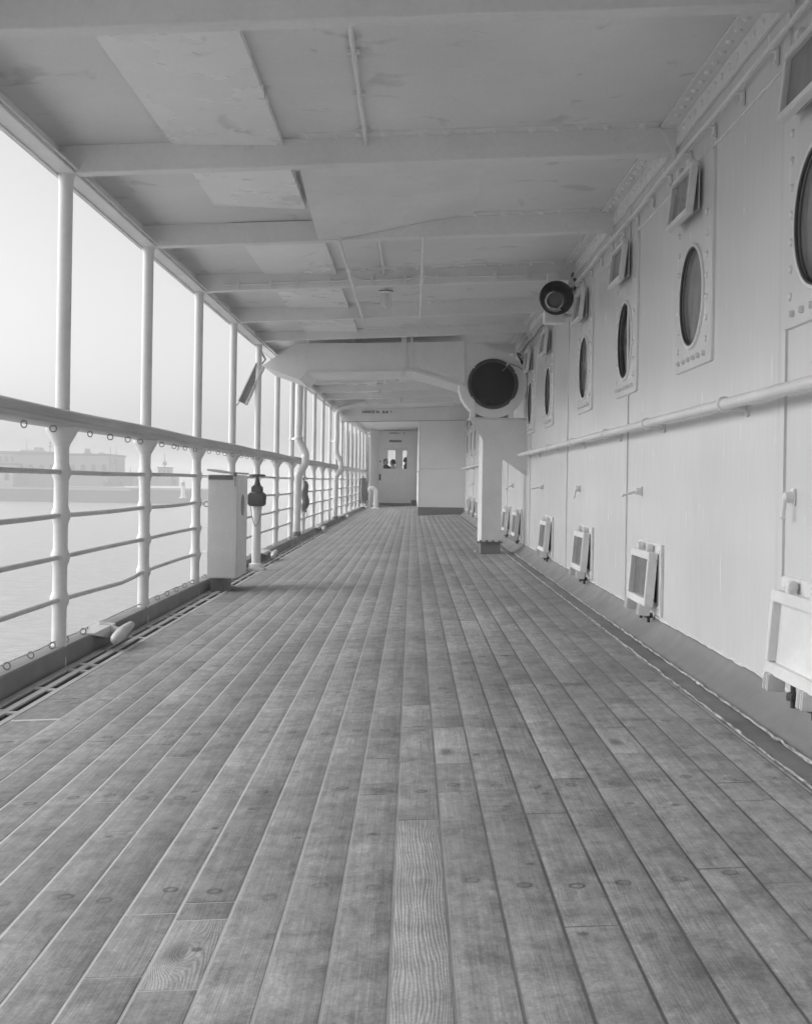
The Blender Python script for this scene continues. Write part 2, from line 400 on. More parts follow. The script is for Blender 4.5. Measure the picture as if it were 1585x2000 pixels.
# ------------------------------------------------------------------ SETTING: deck, gutter, ceiling, water
Y0, YE = -9.0, 39.5
XG = -1.43                                                       # inner edge of the gutter
PITCH, XS0 = 0.1022, -0.024
def build_deck():
    bm = bmesh.new(); uvl = bm.loops.layers.uv.new('UVMap')
    col = bm.loops.layers.float_color.new('plank')
    edges = [XS0 + PITCH * k for k in range(-13, 11)]
    edges[0] = XG + 0.012
    edges.append(1.012)
    edges = [XG] + edges[1:]
    special = {0: [(1.2, 2.93, 0.95)],                           # fresh light planks let into the old deck
               -4: [(1.98, 2.30, 0.82)], -5: [(2.04, 2.34, 0.66)], 1: [(3.50, 4.02, 0.8)], 6: [(3.55, 3.92, 0.85)],
               -8: [(3.2, 3.9, 0.1)], 3: [(2.2, 2.95, 0.05)], 8: [(2.35, 3.0, 0.05)]}
    rng = random.Random(3)
    for i, (a, b) in enumerate(zip(edges, edges[1:])):
        k = int(round((a - XS0) / PITCH))
        cuts = []; y = Y0 + rng.uniform(0, 4)
        cuts.append(Y0); y += 0.8
        while y < YE:
            cuts.append(round((y + 0.22) / 0.785) * 0.785 - 0.30 + 0.39 + rng.choice((-0.05, 0.05))); y += 0.785 * rng.choice((3, 4, 4, 5, 6, 7))
        cuts.append(YE)
        segs = [(p, q, rng.uniform(0, 0.45)) for p, q in zip(cuts, cuts[1:])]
        extra = []
        for _ in range(rng.choice((1, 2, 2, 3))):
            ys_ = rng.uniform(2.6, 16.0); extra.append((ys_, ys_ + rng.choice((0.3, 0.4, 0.55, 0.8)), rng.uniform(0.3, 0.72)))
        for (p, q, ag) in special.get(k, []) + [e_ for e_ in extra if not any(e_[0] < q_ and e_[1] > p_ for p_, q_, _g in special.get(k, []))]:
            new = []
            for (s0, s1, g0) in segs:
                if s1 <= p or s0 >= q: new.append((s0, s1, g0)); continue
                if s0 < p: new.append((s0, p, g0))
                if s1 > q: new.append((q, s1, g0))
            new.append((p, q, ag)); segs = new
        for (p, q, ag) in segs:
            if q - p < 0.03: continue
            r1, r2 = rng.random(), rng.random()
            g0 = 0.0021; x0, x1 = a + g0, b - g0; e = 0.0016; gy = 0.0016
            y0, y1 = p + gy, q - gy
            n = max(1, int((y1 - y0) / 2.5))
            ys = [y0 + e] + [y0 + (y1 - y0) * j / n for j in range(1, n)] + [y1 - e]
            dz = rng.uniform(-0.0006, 0.0006)
            rows = []
            for yy in ys:
                rows.append([bm.verts.new((x, yy, ZD(x, yy) + z)) for x, z in ((x0, -0.012), (x0 + 0.0003, -0.0016 + dz), (x0 + e, dz), (x1 - e, dz), (x1 - 0.0003, -0.0016 + dz), (x1, -0.012))])
            ends = []
            for yy in (y0, y1):
                ends.append([bm.verts.new((x, yy, ZD(x, yy) - 0.004)) for x in (x0 + e, x1 - e)])
            fs = []
            for A, B in zip(rows, rows[1:]):
                for j in range(5): fs.append(bm.faces.new((A[j], A[j + 1], B[j + 1], B[j])))
            fs.append(bm.faces.new((rows[0][3], rows[0][2], ends[0][0], ends[0][1])))
            fs.append(bm.faces.new((rows[-1][2], rows[-1][3], ends[1][1], ends[1][0])))
            for f in fs:
                f.smooth = True
                for l in f.loops:
                    c = l.vert.co
                    l[uvl].uv = ((c.x - a) / (b - a), c.y - p)
                    l[col] = (r1, ag, r2, 1)
    bmesh.ops.recalc_face_normals(bm, faces=bm.faces)
    me = bpy.data.meshes.new('deck'); bm.to_mesh(me); bm.free()
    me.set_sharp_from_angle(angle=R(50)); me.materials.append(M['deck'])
    o = bpy.data.objects.new('deck', me); sc.collection.objects.link(o)
    return tag(o, kind='structure')
build_deck()

def sheet(xs, zf, ya, yb, step=1.5, flip=False):
    """strip of quads running along the ship; xs = [(x, dz)...]"""
    mb = MB(); n = max(1, int(round((yb - ya) / step))); prev = None
    for j in range(n + 1):
        y = ya + (yb - ya) * j / n
        row = [mb.bm.verts.new((x(y) if callable(x) else x, y, zf(x(y) if callable(x) else x, y) + dz)) for x, dz in xs]
        if prev:
            for k in range(len(row) - 1): mb.bm.faces.new((prev[k], prev[k + 1], row[k + 1], row[k]))
        prev = row
    return mb
def rail_loft(secf, ya, yb, step=1.5):
    mb = MB(); n = max(1, int(round((yb - ya) / step)))
    mb.loft([secf(ya + (yb - ya) * j / n) for j in range(n + 1)])
    return mb

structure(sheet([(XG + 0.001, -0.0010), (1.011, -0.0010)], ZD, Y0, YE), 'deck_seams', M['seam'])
# margin plank, putty beads and the coved foot of the cabin wall
def margin(y0, y1):
    mb = sheet([(1.026, -0.004), (1.10, -0.004)], ZD, y0, y1)
    return mb
structure(sheet([(1.012, -0.014), (1.026, -0.006), (1.10, -0.006), (1.112, -0.010)], ZD, Y0, 28.5), 'deck_margin', paint('margin_plank', 0.17, 0.6, 0.3, 0.2, 0.6, (30, 1, 30)))
def bead(x0, r, seed):
    rng = random.Random(seed); pts = []; rad = []; y = -1.0
    while y < 28.4:
        pts.append((x0 + rng.uniform(-0.003, 0.003), y, ZD(x0, y) + rng.uniform(-0.004, 0.001))); rad.append(r * rng.uniform(0.55, 1.25)); y += 0.05 if y < 8 else 0.15
    mb = MB(); mb.tube(pts, rad, 7); return mb
structure(bead(1.019, 0.0045, 4), 'seam_putty', M['bead'])
structure(bead(1.106, 0.0055, 5), 'seam_putty', M['bead'])

# gutter with a slotted grating
def build_gutter():
    mb = MB()
    sheet_rows = []
    # bars running along; slots between them
    strips = [(-1.457, XG), (-1.525, -1.495), (-1.600, -1.563)]
    for a, b in strips:
        a_, b_ = a, b
        n = 32
        mb.loft([[(x, y, ZD(x, y) + z) for x, z in ((a_, 0.002), (b_, 0.002), (b_, -0.006), (a_, -0.006))] for y in [Y0 + (YE - Y0) * j / n for j in range(n + 1)]])
    # cross bars closing the slots
    y = -1.0; k = 0
    while y < YE - 0.5:
        L = 0.46 if k % 5 else 0.13
        for (a, b, o) in ((-1.495, -1.457, 0.0), (-1.563, -1.525, 0.05)):
            yy = y + o
            mb.box(((a + b) / 2, yy, ZD(a, yy) - 0.0025), (b - a + 0.004, 0.045, 0.008))
        y += L + 0.045; k += 1
    return mb
structure(build_gutter(), 'gutter', paint('grating_paint', 0.46, 0.6, 0.2, 0.15, 0.4))
structure(sheet([(-1.70, -0.10), (-1.425, -0.10)], ZD, Y0, YE), 'gutter_trough', paint('gutter_dark', 0.02, 0.6, 0.3, 0.2))

# deckhead plating
def build_ceiling():
    mb = rail_loft(lambda y: [(XL(y) - 0.06, y, ZS(XL(y), y)), (1.40, y, ZS(1.40, y)), (1.40, y, ZS(1.40, y) + 0.12), (XL(y) - 0.06, y, ZS(XL(y), y) + 0.12)], Y0, 44.0, 1.0)
    return mb
structure(build_ceiling(), 'ceiling', M['ceil'])
def build_edge():
    # plate along the outer edge of the deckhead, with a thin flange below
    mb = rail_loft(lambda y: [(XL(y) - 0.055, y, ZB(XL(y), y) - 0.012), (XL(y) - 0.035, y, ZB(XL(y), y) - 0.012), (XL(y) - 0.035, y, ZS(XL(y), y) - 0.003), (XL(y) - 0.055, y, ZS(XL(y), y) - 0.003)], Y0, YE, 0.9)
    for (x0, x1, z0, z1) in ((-0.033, 0.045, -0.004, 0.006), (0.047, 0.058, 0.012, 0.020)):
        n = 54
        mb.loft([[(XL(y) + x0, y, ZB(XL(y), y) + z0), (XL(y) + x1, y, ZB(XL(y), y) + z0), (XL(y) + x1, y, ZB(XL(y), y) + z1), (XL(y) + x0, y, ZB(XL(y), y) + z1)] for y in [Y0 + (YE - Y0) * j / n for j in range(n + 1)]])
    return mb
structure(build_edge(), 'ceiling_edge', M['beam'])
# shallow trunking running along the ceiling, one length per bay
def build_trunk():
    mb = MB()
    for n in range(-5, 11):
        a, b = frame(n) + 0.004, frame(n + 1) + 0.001
        if n == 1: b = a + 1.25
        ln = -0.63 if n < 2 else -0.60
        mb.loft([[(-1.15, y, ZS(-1.15, y) - 0.012), (ln, y, ZS(ln, y) - (0.055 if n == 1 else 0.034)), (ln, y, ZS(ln, y) - 0.003), (-1.15, y, ZS(-1.15, y) - 0.003)] for y in (a, a + 0.7, b)])
    return mb
structure(build_trunk(), 'ceiling_trunking', M['trunk'])
# angle bar joining ceiling and cabin wall
def build_angle():
    n = 40; ys = [Y0 + (28.5 - Y0) * j / n for j in range(n + 1)]; mb = MB()
    mb.loft([[(1.132, y, ZS(1.132, y) - 0.014), (1.222, y, ZS(1.222, y) - 0.014), (1.222, y, ZS(1.222, y) - 0.002), (1.132, y, ZS(1.132, y) - 0.002)] for y in ys])
    mb.loft([[(1.208, y, ZS(1.2, y) - 0.10), (1.222, y, ZS(1.2, y) - 0.10), (1.222, y, ZS(1.2, y) - 0.015), (1.208, y, ZS(1.2, y) - 0.015)] for y in ys])
    y = 2.2
    while y < 16:
        mb.dome((1.165, y, ZS(1.165, y) - 0.014), (0, 0, -1), 0.017, 0.013)
        mb.dome((1.208, y + 0.05, ZS(1.2, y) - 0.055), (-1, 0, 0), 0.015, 0.011)
        y += 0.115
    return mb
structure(build_angle(), 'ceiling_angle', M['beam'])
# the ship's side below the promenade and the deck above
mb = rail_loft(lambda y: [(XL(y) - 0.06, y, ZD(XL(y), y) - 0.02), (XL(y) - 0.06, y, SEA - 1), (XL(y) - 0.02, y, SEA - 1), (XL(y) - 0.02, y, ZD(XL(y), y) - 0.02)], Y0, 44, 4)
structure(mb, 'ship_side', M['curb'])
mb = MB(); mb.box((-625, 650, SEA - 0.25), (1750, 1700, 0.5))
structure(mb, 'water', M['water'])

# ------------------------------------------------------------------ ceiling beams
ORD = ['first', 'second', 'third', 'fourth', 'fifth', 'sixth', 'seventh']
BEAMS = list(range(0, 12))
for n in BEAMS:
    y = frame(n); mb = MB()
    secs = []
    for x in (XL(y) - 0.03, -0.8, 0.2, 1.205):
        zt, zb = ZS(x, y) - 0.002, ZB(x, y) + (0.032 if n == 5 else 0)
        secs.append([(x, y - 0.006, zt), (x, y - 0.006, zb + 0.004), (x, y - 0.003, zb), (x, y + 0.07, zb), (x, y + 0.075, zb + 0.004), (x, y + 0.075, zb + 0.010), (x, y + 0.006, zb + 0.012), (x, y + 0.006, zt)])
    mb.loft(secs)
    # flange with a row of rivets on the deckhead
    x = -1.5
    mb.loft([[(xx, y - 0.075, ZS(xx, y) - 0.007), (xx, y - 0.008, ZS(xx, y) - 0.007), (xx, y - 0.008, ZS(xx, y) + 0.002), (xx, y - 0.075, ZS(xx, y) + 0.002)] for xx in (-0.55, 0.3, 1.12)])
    if n < 7:
        x = -0.5; j = 0
        while x < 1.10:
            mb.dome((x, y - 0.045, ZS(x, y) - 0.007), (0, 0, -1), 0.022, 0.015); j += 1
            x += 0.115 if (j % 4) else 0.17
    # bracket at the cabin wall
    mb.prism([(1.206, y - 0.009, ZS(1.2, y) - 0.11), (1.206, y - 0.009, ZB(1.2, y) - 0.055), (1.19, y - 0.009, ZB(1.19, y) - 0.01), (1.165, y - 0.009, ZB(1.16, y) + 0.06), (1.13, y - 0.009, ZS(1.13, y) - 0.016), (1.206, y - 0.009, ZS(1.2, y) - 0.016)], (0, 0.005, 0))
    o = mb.build('ceiling_beam', M['beam'])
    lab = {0: 'white ceiling beam across the very top of the view, nearest of all the beams',
           1: 'white riveted ceiling beam above the nearest full railing post',
           2: 'white riveted ceiling beam behind the sloping ceiling panel, from which two thin rods start',
           3: 'white ceiling beam with an electric cable clipped along its face',
           4: 'white ceiling beam just behind the hanging glass ceiling lamp nearest the viewer',
           5: 'last white ceiling beam in front of the wide ventilation duct'}.get(n, 'plain white ceiling beam between the ventilation duct and the lettered header')
    tag(o, lab, 'beam', 'ceiling beams')

# sloping panel let into the second bay
ya, yb = frame(1) + 0.09, frame(2) - 0.012
secs = []
for j in range(9):
    t = j / 8; x = -0.60 + 0.95 * t; drop = 0.118 * (1 - t * t * (3 - 2 * t)) + 0.004
    y0_ = ya + 0.35
    secs.append([(x, y0_, ZS(x, y0_) - 0.004), (x, (y0_ + yb) / 2, ZS(x, yb) - 0.004 - drop * 0.62), (x, yb, ZS(x, yb) - 0.004 - drop), (x, yb, ZS(x, yb) - 0.003)])
mb = MB(); mb.loft(secs)
tag(mb.build('ceiling_cover', M['beam']), 'sloping white panel under the ceiling between two beams above the railing side', 'ceiling cover')

# header board carrying the lettering
def text_mesh(body, size, extrude=0.002, spacing=1.0):
    c = bpy.data.curves.new('lettering', 'FONT'); c.body = body; c.size = size; c.extrude = extrude; c.space_character = spacing
    c.offset = 0.004 * size / 0.1
    o = bpy.data.objects.new('tmp_text', c); sc.collection.objects.link(o)
    bpy.context.view_layer.update()
    me = bpy.data.meshes.new_from_object(o); bpy.data.objects.remove(o); bpy.data.curves.remove(c)
    return me
def lettering(parent, body, size, world, spacing=1.0, tail=None):
    me = text_mesh(body, size, 0.002, spacing); me.materials.append(M['letter'])
    o = bpy.data.objects.new('lettering', me); sc.collection.objects.link(o); o.parent = parent
    o.location = Vector(world) - parent.location; o.rotation_euler = (R(90), -math.atan(0.049) * 0.0, 0)
    return o
YH = 27.25
hd = empty('ceiling_header', (0, YH, 1.37), 'deep white header board with the black lettering LANCE N. 8-8A', 'header board')
mb = MB(); mb.loft([[(x, YH, 1.380 + 0.030 * x), (x, YH + 0.05, 1.380 + 0.030 * x), (x, YH + 0.05, ZS(x, YH) - 0.003), (x, YH, ZS(x, YH) - 0.003)] for x in (XL(YH) - 0.03, 0, 1.205)])
part(mb, 'board', M['beam'], hd)
mb = MB(); mb.loft([[(x, YH - 0.012, 1.372 + 0.030 * x), (x, YH + 0.06, 1.372 + 0.030 * x), (x, YH + 0.06, 1.378 + 0.030 * x), (x, YH - 0.012, 1.378 + 0.030 * x)] for x in (XL(YH) - 0.03, 0, 1.205)])
part(mb, 'lower_edge', M['mid'], hd)
pL = at(707, 806.5, YH); lettering(hd, 'LANCE N.  8-8', 0.080, (pL.x, YH - 0.002, pL.z), 1.14)
pA = at(762.0, 805.6, YH); lettering(hd, 'A', 0.050, (pA.x, YH - 0.002, pA.z))

# ------------------------------------------------------------------ CABIN WALL with portholes, vents, strakes
wall = empty('cabin_wall', (XW, 0, 0), 'long white painted steel cabin wall with round windows and a grey foot', 'wall')
mb = sheet([(XW, 0), (XW, 0)], lambda x, y: 0, Y0, 28.5)
mb.bm.clear()
prev = None; n = 30
for j in range(n + 1):
    y = Y0 + (28.5 - Y0) * j / n
    row = [mb.bm.verts.new((XW + d, y, z)) for d, z in ((0, -0.662 + S(y)), (0, 0.2 + S(y)), (0, ZS(XW, y)), (0.10, ZS(XW, y)), (0.10, -0.9 + S(y)))]
    if prev:
        for k in range(4): mb.bm.faces.new((prev[k], row[k], row[k + 1], prev[k + 1]))
    prev = row
part(mb, 'wall_plate', M['wall'], wall)
# grey painted foot, coved into the deck
mb = MB(); prev = None
for j in range(n + 1):
    y = Y0 + (28.5 - Y0) * j / n
    row = [mb.bm.verts.new((x, y, z + S(y))) for x, z in ((1.2275, -0.655), (1.2225, -0.655), (1.217, -0.668), (1.195, -0.700), (1.160, -0.730), (1.112, -0.760))]
    if prev:
        for k in range(5): mb.bm.faces.new((prev[k], prev[k + 1], row[k + 1], row[k]))
    prev = row
part(mb, 'foot_band', M['band'], wall, sharp=80)
# ragged paint edge bead above the band
mb = MB(); pts = []; rr = []; rng = random.Random(9); y = 1.0
while y < 28: pts.append((XW - 0.001, y, -0.653 + S(y) + rng.uniform(-0.003, 0.003))); rr.append(rng.uniform(0.003, 0.006)); y += 0.06
mb.tube(pts, rr, 6); part(mb, 'edge_bead', M['white'], wall)
# vertical plate laps
for y in (1.2, 4.08, 7.04, 9.76, 12.8, 15.8, 18.8, 21.7, 24.6):
    mb = MB()
    mb.loft([[(XW + 0.002, y - 0.045, z), (XW - 0.009, y - 0.045, z), (XW - 0.010, y - 0.040, z), (XW - 0.002, y + 0.05, z), (XW + 0.002, y + 0.05, z)] for z in (-0.650 + S(y), ZS(XW, y) - 0.105)])
    part(mb, 'plate_lap', M['wall'], wall)
# weld line under the cable run
mb = MB(); pts = []; rr = []; y = 1.5
while y < 28: pts.append((XW - 0.002, y, 1.408 + S(y) + rng.uniform(-0.0025, 0.0025))); rr.append(rng.uniform(0.004, 0.009)); y += 0.04 if y < 9 else 0.1
mb.tube(pts, rr, 7); part(mb, 'weld_line', M['wall'], wall)

def add_part(o, parent, loc=(0, 0, 0)):
    o.parent = parent; o.location = loc; return o
def porthole_proto():
    """plate with a round window, built about (0,0,0) = wall surface at the window centre; -X faces the deck"""
    t = 0.013; Z0, Z1, HW, Rr = -0.315, 0.568, 0.352, 0.222
    mb = MB(); N = 64; outer = []; inner = []; outer2 = []
    for k in range(N):
        a = math.tau * k / N; cy, cz = math.cos(a), math.sin(a)
        s_ = min(HW / abs(cy) if abs(cy) > 1e-6 else 9, (Z1 if cz > 0 else -Z0) / abs(cz) if abs(cz) > 1e-6 else 9)
        oy, oz = cy * s_, cz * s_
        outer.append((oy, oz)); inner.append((Rr * cy, Rr * cz))
    for (yy, zz) in ((HW, Z1), (-HW, Z1), (-HW, Z0), (HW, Z0)):    # snap nearest samples to the corners
        i = min(range(N), key=lambda q: (outer[q][0] - yy) ** 2 + (outer[q][1] - zz) ** 2); outer[i] = (yy * 0.985, zz * 0.985)
    vo = [mb.bm.verts.new((-t, y * 0.99, z * 0.993)) for y, z in outer]; vi = [mb.bm.verts.new((-t, y, z)) for y, z in inner]
    ve = [mb.bm.verts.new((-t * 0.6, y, z)) for y, z in outer]
    vb = [mb.bm.verts.new((0.002, y, z)) for y, z in outer]; vj = [mb.bm.verts.new((0.002, y, z)) for y, z in inner]
    for k in range(N):
        q = (k + 1) % N
        mb.bm.faces.new((vo[k], vo[q], vi[q], vi[k])); mb.bm.faces.new((vo[k], ve[k], ve[q], vo[q]))
        mb.bm.faces.new((ve[k], vb[k], vb[q], ve[q])); mb.bm.faces.new((vi[k], vi[q], vj[q], vj[k]))
    for sy in (-0.268, 0.268):
        for k in range(7):
            mb.dome((-t, sy, -0.215 + 0.088 * k), (-1, 0, 0), 0.015, 0.012, 10)
    for k in range(6): mb.lathe([(0.012, 0), (0.012, 0.010), (0.008, 0.016)], (-t, -0.24 + 0.096 * k, -0.272), (-1, 0, 0), 8)
    pl = mb.build('window_plate', M['wall'])
    mb = MB(); mb.lathe([(0.231, 0.0), (0.231, 0.008), (0.226, 0.013), (0.216, 0.012), (0.214, -0.004)], (-t + 0.001, 0, 0), (-1, 0, 0), 56, cap=False)
    add_part(mb.build('rim', M['white']), pl)
    mb = MB(); mb.torus((-t - 0.004, 0, 0), (-1, 0, 0), 0.213, 0.006, 56, 8)
    add_part(mb.build('gasket', M['dark']), pl)
    mb = MB(); mb.lathe([(0.0005, 0.0015), (0.2225, 0.0015)], (-0.001, 0, 0), (-1, 0, 0), 48, cap=False)
    gl = add_part(mb.build('glass', M['pane']), pl)
    return pl
def vent_proto(kind):
    """small hinged ventilator on the wall: frame hinged at the top and swung out at the bottom"""
    mb = MB()
    W, H, T = (0.41, 0.225, 0.030) if kind == 'upper' else (0.50, 0.265, 0.044)
    if kind == 'lower':
        mb.box((-0.006, 0, -0.005), (0.016, 0.60, 0.35), bev=0.004)
        for sy in (-1, 1): mb.dome((-0.014, sy * 0.265, 0.14), (-1, 0, 0), 0.012); mb.dome((-0.014, sy * 0.265, -0.14), (-1, 0, 0), 0.012)
    else:
        mb.box((-0.018, 0, 0.0), (0.006, 0.37, 0.19), bev=0.002)
    root = mb.build('vent_seat', M['white'])
    if kind == 'lower':
        mb = MB(); mb.box((-0.0165, 0, -0.01), (0.003, 0.42, 0.22)); add_part(mb.build('opening', M['dark']), root)
    tilt = R(4.5 if kind == 'lower' else 6)
    mb = MB(); b = 0.036 if kind == 'lower' else 0.026
    x = -0.018 - T / 2 - (0.006 if kind == 'upper' else 0.0)
    pv = Vector((x, 0, H / 2 - 0.005)); q = Matrix.Rotation(tilt, 3, 'Y')
    def P(c): return pv + q @ (Vector(c) - Vector((0, 0, H / 2)))
    for (cy, cz, dy, dz) in ((0, H / 2 - b / 2, W, b), (0, -H / 2 + b / 2, W, b), (-W / 2 + b / 2, 0, b, H - 2 * b - 0.001), (W / 2 - b / 2, 0, b, H - 2 * b - 0.001)):
        mb.box(P((0, cy, cz)), (T, dy, dz), q, 0.003)
    fr = add_part(mb.build('vent_flap', M['white']), root)
    mb = MB(); mb.box(P((T * 0.16, 0, 0)), (0.005, W - 2 * b + 0.004, H - 2 * b + 0.004), q)
    add_part(mb.build('pane', M['pane_pale'] if kind == 'lower' else M['pane']), root)
    # hinge knuckles on top
    for sy in (-1, 1):
        mb = MB(); mb.lathe([(0.008, -0.024), (0.016, -0.020), (0.018, 0), (0.016, 0.020), (0.008, 0.024)], (-0.036, sy * W * 0.24, H / 2 + 0.018), (0, 1, 0), 12)
        mb.box((-0.036, sy * W * 0.24, H / 2 + 0.004), (0.03, 0.034, 0.03), None, 0.004)
        add_part(mb.build('hinge', M['white']), root)
    # lugs and the swing bolts below
    if kind == 'lower':
        for sy in (-1, 1):
            c = P((-T * 0.2, sy * W * 0.34, -H / 2 - 0.022))
            mb = MB(); mb.box(c + Vector((0, -0.017, 0)), (0.06, 0.014, 0.055), q, 0.004); mb.box(c + Vector((0, 0.017, 0)), (0.06, 0.014, 0.055), q, 0.004)
            add_part(mb.build('lug', M['white']), root)
            c = Vector((-0.032, sy * W * 0.20, -H / 2 - 0.045))
            mb = MB(); mb.lathe([(0.008, -0.05), (0.009, 0.05)], c, (0, 0, 1), 10)
            mb.lathe([(0.020, -0.012), (0.022, 0.0), (0.020, 0.012)], c + Vector((0, 0, -0.015)), (0, 0, 1), 6)
            mb.box(c + Vector((0, 0, -0.017)), (0.014, 0.058, 0.011), None, 0.003)
            add_part(mb.build('swing_bolt', M['dark']), root)
    return root
PORT_Y = [3.70, 5.38, 7.07, 8.75, 11.07, 12.74, 22.4, 24.0, 25.6, 27.2]
pp = porthole_proto(); uv_ = vent_proto('upper')
def wloc(y, z): return (0, y, z + S(y))
for i, y in enumerate(PORT_Y):
    o = pp if i == 0 else copy_tree(pp)
    o.parent = wall; o.location = wloc(y, 0.833)
    if i in (2, 5, 7):
        for ch in o.children:
            if ch.name.startswith('glass'): ch.data = ch.data.copy(); ch.data.materials[0] = M['pane_dark']
    u = uv_ if i == 0 else copy_tree(uv_)
    u.parent = wall; u.location = (-0.010, y + (0.02 if i else 0), 1.275 + S(y))
lv = vent_proto('lower')
for i, y in enumerate([3.72, 6.26, 8.56, 10.9, 13.95, 15.5, 22.2, 24.0, 25.8]):
    o = lv if i == 0 else copy_tree(lv)
    o.parent = wall; o.location = wloc(y, -0.455)
    if i == 0: first_low = o
    if i == 8:
        for ch in first_low.children:
            if ch.name.startswith('pane'): ch.data = ch.data.copy(); ch.data.materials[0] = M['white']  # nearest pane painted white in place of the glass reflection
            if ch.name.startswith('pane'): ch['label'] = 'plain white stand-in for the bright reflection'  # white paint standing for the pane's reflection

# handrail along the cabin wall
hr = empty('wall_handrail', (1.134, 7, 0.30), 'white painted round pipe handrail mounted along the cabin wall', 'handrail')
mb = MB(); ys = [0.5 + (13.12 - 0.5) * j / 24 for j in range(25)]
mb.tube([(1.134, y, 0.304 + S(y)) for y in ys] + [(1.134, 13.15, 0.304 + S(13))], [0.021] * 25 + [0.012], 16)
part(mb, 'pipe', M['post'], hr)
for y in (1.55, 3.02, 4.5, 5.98, 7.25, 8.74, 10.3, 11.8):
    mb = MB(); z = 0.304 + S(y)
    mb.lathe([(0.021, -0.020), (0.028, -0.016), (0.030, 0), (0.028, 0.016), (0.021, 0.020)], (1.134, y, z), (0, 1, 0), 18)
    mb.tube([(1.140, y, z - 0.005), (1.17, y, z - 0.012), (1.20, y, z - 0.014), (XW - 0.001, y, z - 0.014)], [0.012, 0.010, 0.010, 0.013], 10)
    mb.lathe([(0.032, 0), (0.030, 0.007)], (XW, y, z - 0.014), (-1, 0, 0), 14)
    part(mb, 'bracket', M['post'], hr)
hr2 = empty('wall_handrail', (1.134, 24, 0.30), 'far length of white handrail on the cabin wall behind the fan pillar', 'handrail')
mb = MB(); mb.tube([(1.134, y, 0.304 + S(y)) for y in (18.5, 21, 24, 28.3)], 0.021, 12); part(mb, 'pipe', M['post'], hr2)
for y in (19.5, 22, 24.5, 27):
    mb = MB(); mb.tube([(1.134, y, 0.304 + S(y)), (XW, y, 0.262 + S(y))], 0.013, 8); part(mb, 'bracket', M['post'], hr2)

# cable pipe with saddles under the ceiling
cb = empty('wall_cable', (1.205, 6, 1.49), 'thin painted cable pipe clipped along the top of the cabin wall', 'cable pipe')
mb = MB(); pts = []; y = 1.0
while y < 9.05: pts.append((1.188 + 0.004 * math.sin(y * 2.1), y, 1.492 + 0.005 * math.sin(y * 3.3 + 1) + S(y))); y += 0.15
pts += [(1.185, 9.15, 1.495 + S(9)), (1.17, 9.2, 1.52)]
mb.tube(pts, 0.0105, 8); part(mb, 'pipe', M['white'], cb)
y = 1.6
while y < 9.0:
    mb = MB(); z = 1.492 + 0.005 * math.sin(y * 3.3 + 1) + S(y)
    mb.box((1.2, y, z - 0.008), (0.036, 0.022, 0.008)); mb.box((1.215, y, z - 0.028), (0.012, 0.024, 0.062), None, 0.003)
    mb.dome((1.208, y, z - 0.047), (-1, 0, 0), 0.008)
    part(mb, 'clip', M['beam'], cb); y += 0.43
cb2 = empty('wall_cable', (1.205, 11, 1.5), 'bundle of thin cables along the top of the wall beyond the loudspeaker', 'cable pipe')
for k in range(2):
    mb = MB(); mb.tube([(1.19 - 0.02 * k, y, 1.48 - 0.03 * k + 0.008 * math.sin(y * 5 + k) + S(y)) for y in [9.25 + 0.2 * j for j in range(24)]], 0.010, 7)
    part(mb, 'cable', M['mid' if k else 'beam'], cb2)

# junction boxes beside the loudspeaker
jb = empty('junction_box', (1.16, 9.2, 1.47), 'small painted cable junction fitting in the corner above the loudspeaker', 'junction box')
for (x, y, z, a, b, c, m_) in ((1.165, 9.2, 1.515, 0.05, 0.05, 0.09, 'beam'), (1.17, 9.22, 1.40, 0.06, 0.05, 0.07, 'beam'), (1.15, 9.2, 1.455, 0.10, 0.03, 0.03, 'white')):
    mb = MB(); mb.box((x, y, z), (a, b, c), None, 0.008); part(mb, 'box', M[m_], jb)
for (x, z) in ((1.185, 1.535), (1.19, 1.47), (1.135, 1.42)):
    mb = MB(); mb.lathe([(0.010, -0.02), (0.014, 0), (0.010, 0.02)], (x, 9.165, z), (0, 1, 0), 10); part(mb, 'gland', M['dark'], jb)
mb = MB(); mb.tube([(1.175, 9.18, 1.59), (1.165, 9.19, 1.55), (1.165, 9.19, 1.42), (1.15, 9.19, 1.36)], 0.010, 8); part(mb, 'cable', M['mid'], jb)

# hold-back hooks on the wall
def hook(y, ang):
    h = MB(); z = -0.028 + S(y)
    h.box((XW - 0.006, y, z), (0.012, 0.055, 0.075), None, 0.005)
    h.lathe([(0.024, 0), (0.026, 0.012), (0.022, 0.035), (0.012, 0.042)], (XW - 0.008, y, z), (-1, 0, 0), 14)
    dx, dz = -math.sin(ang), -math.cos(ang)
    p0 = Vector((XW - 0.04, y, z)); p1 = p0 + Vector((dx * 0.05, 0.0, dz * 0.045)); p2 = p0 + Vector((dx * 0.10, 0.01, dz * 0.085)); 
    h.tube([p0, p1, p2], [0.012, 0.010, 0.009], 10); h.dome(p2, (dx, 0, dz), 0.014, 0.012, 10)
    h.tube([p2, p2 + Vector((0, -0.028, 0.006))], [0.010, 0.008], 8)
    bmesh.ops.scale(h.bm, vec=(0.75, 0.75, 0.75), space=Matrix.Translation((-XW, -y, -z)), verts=h.bm.verts)
    return h
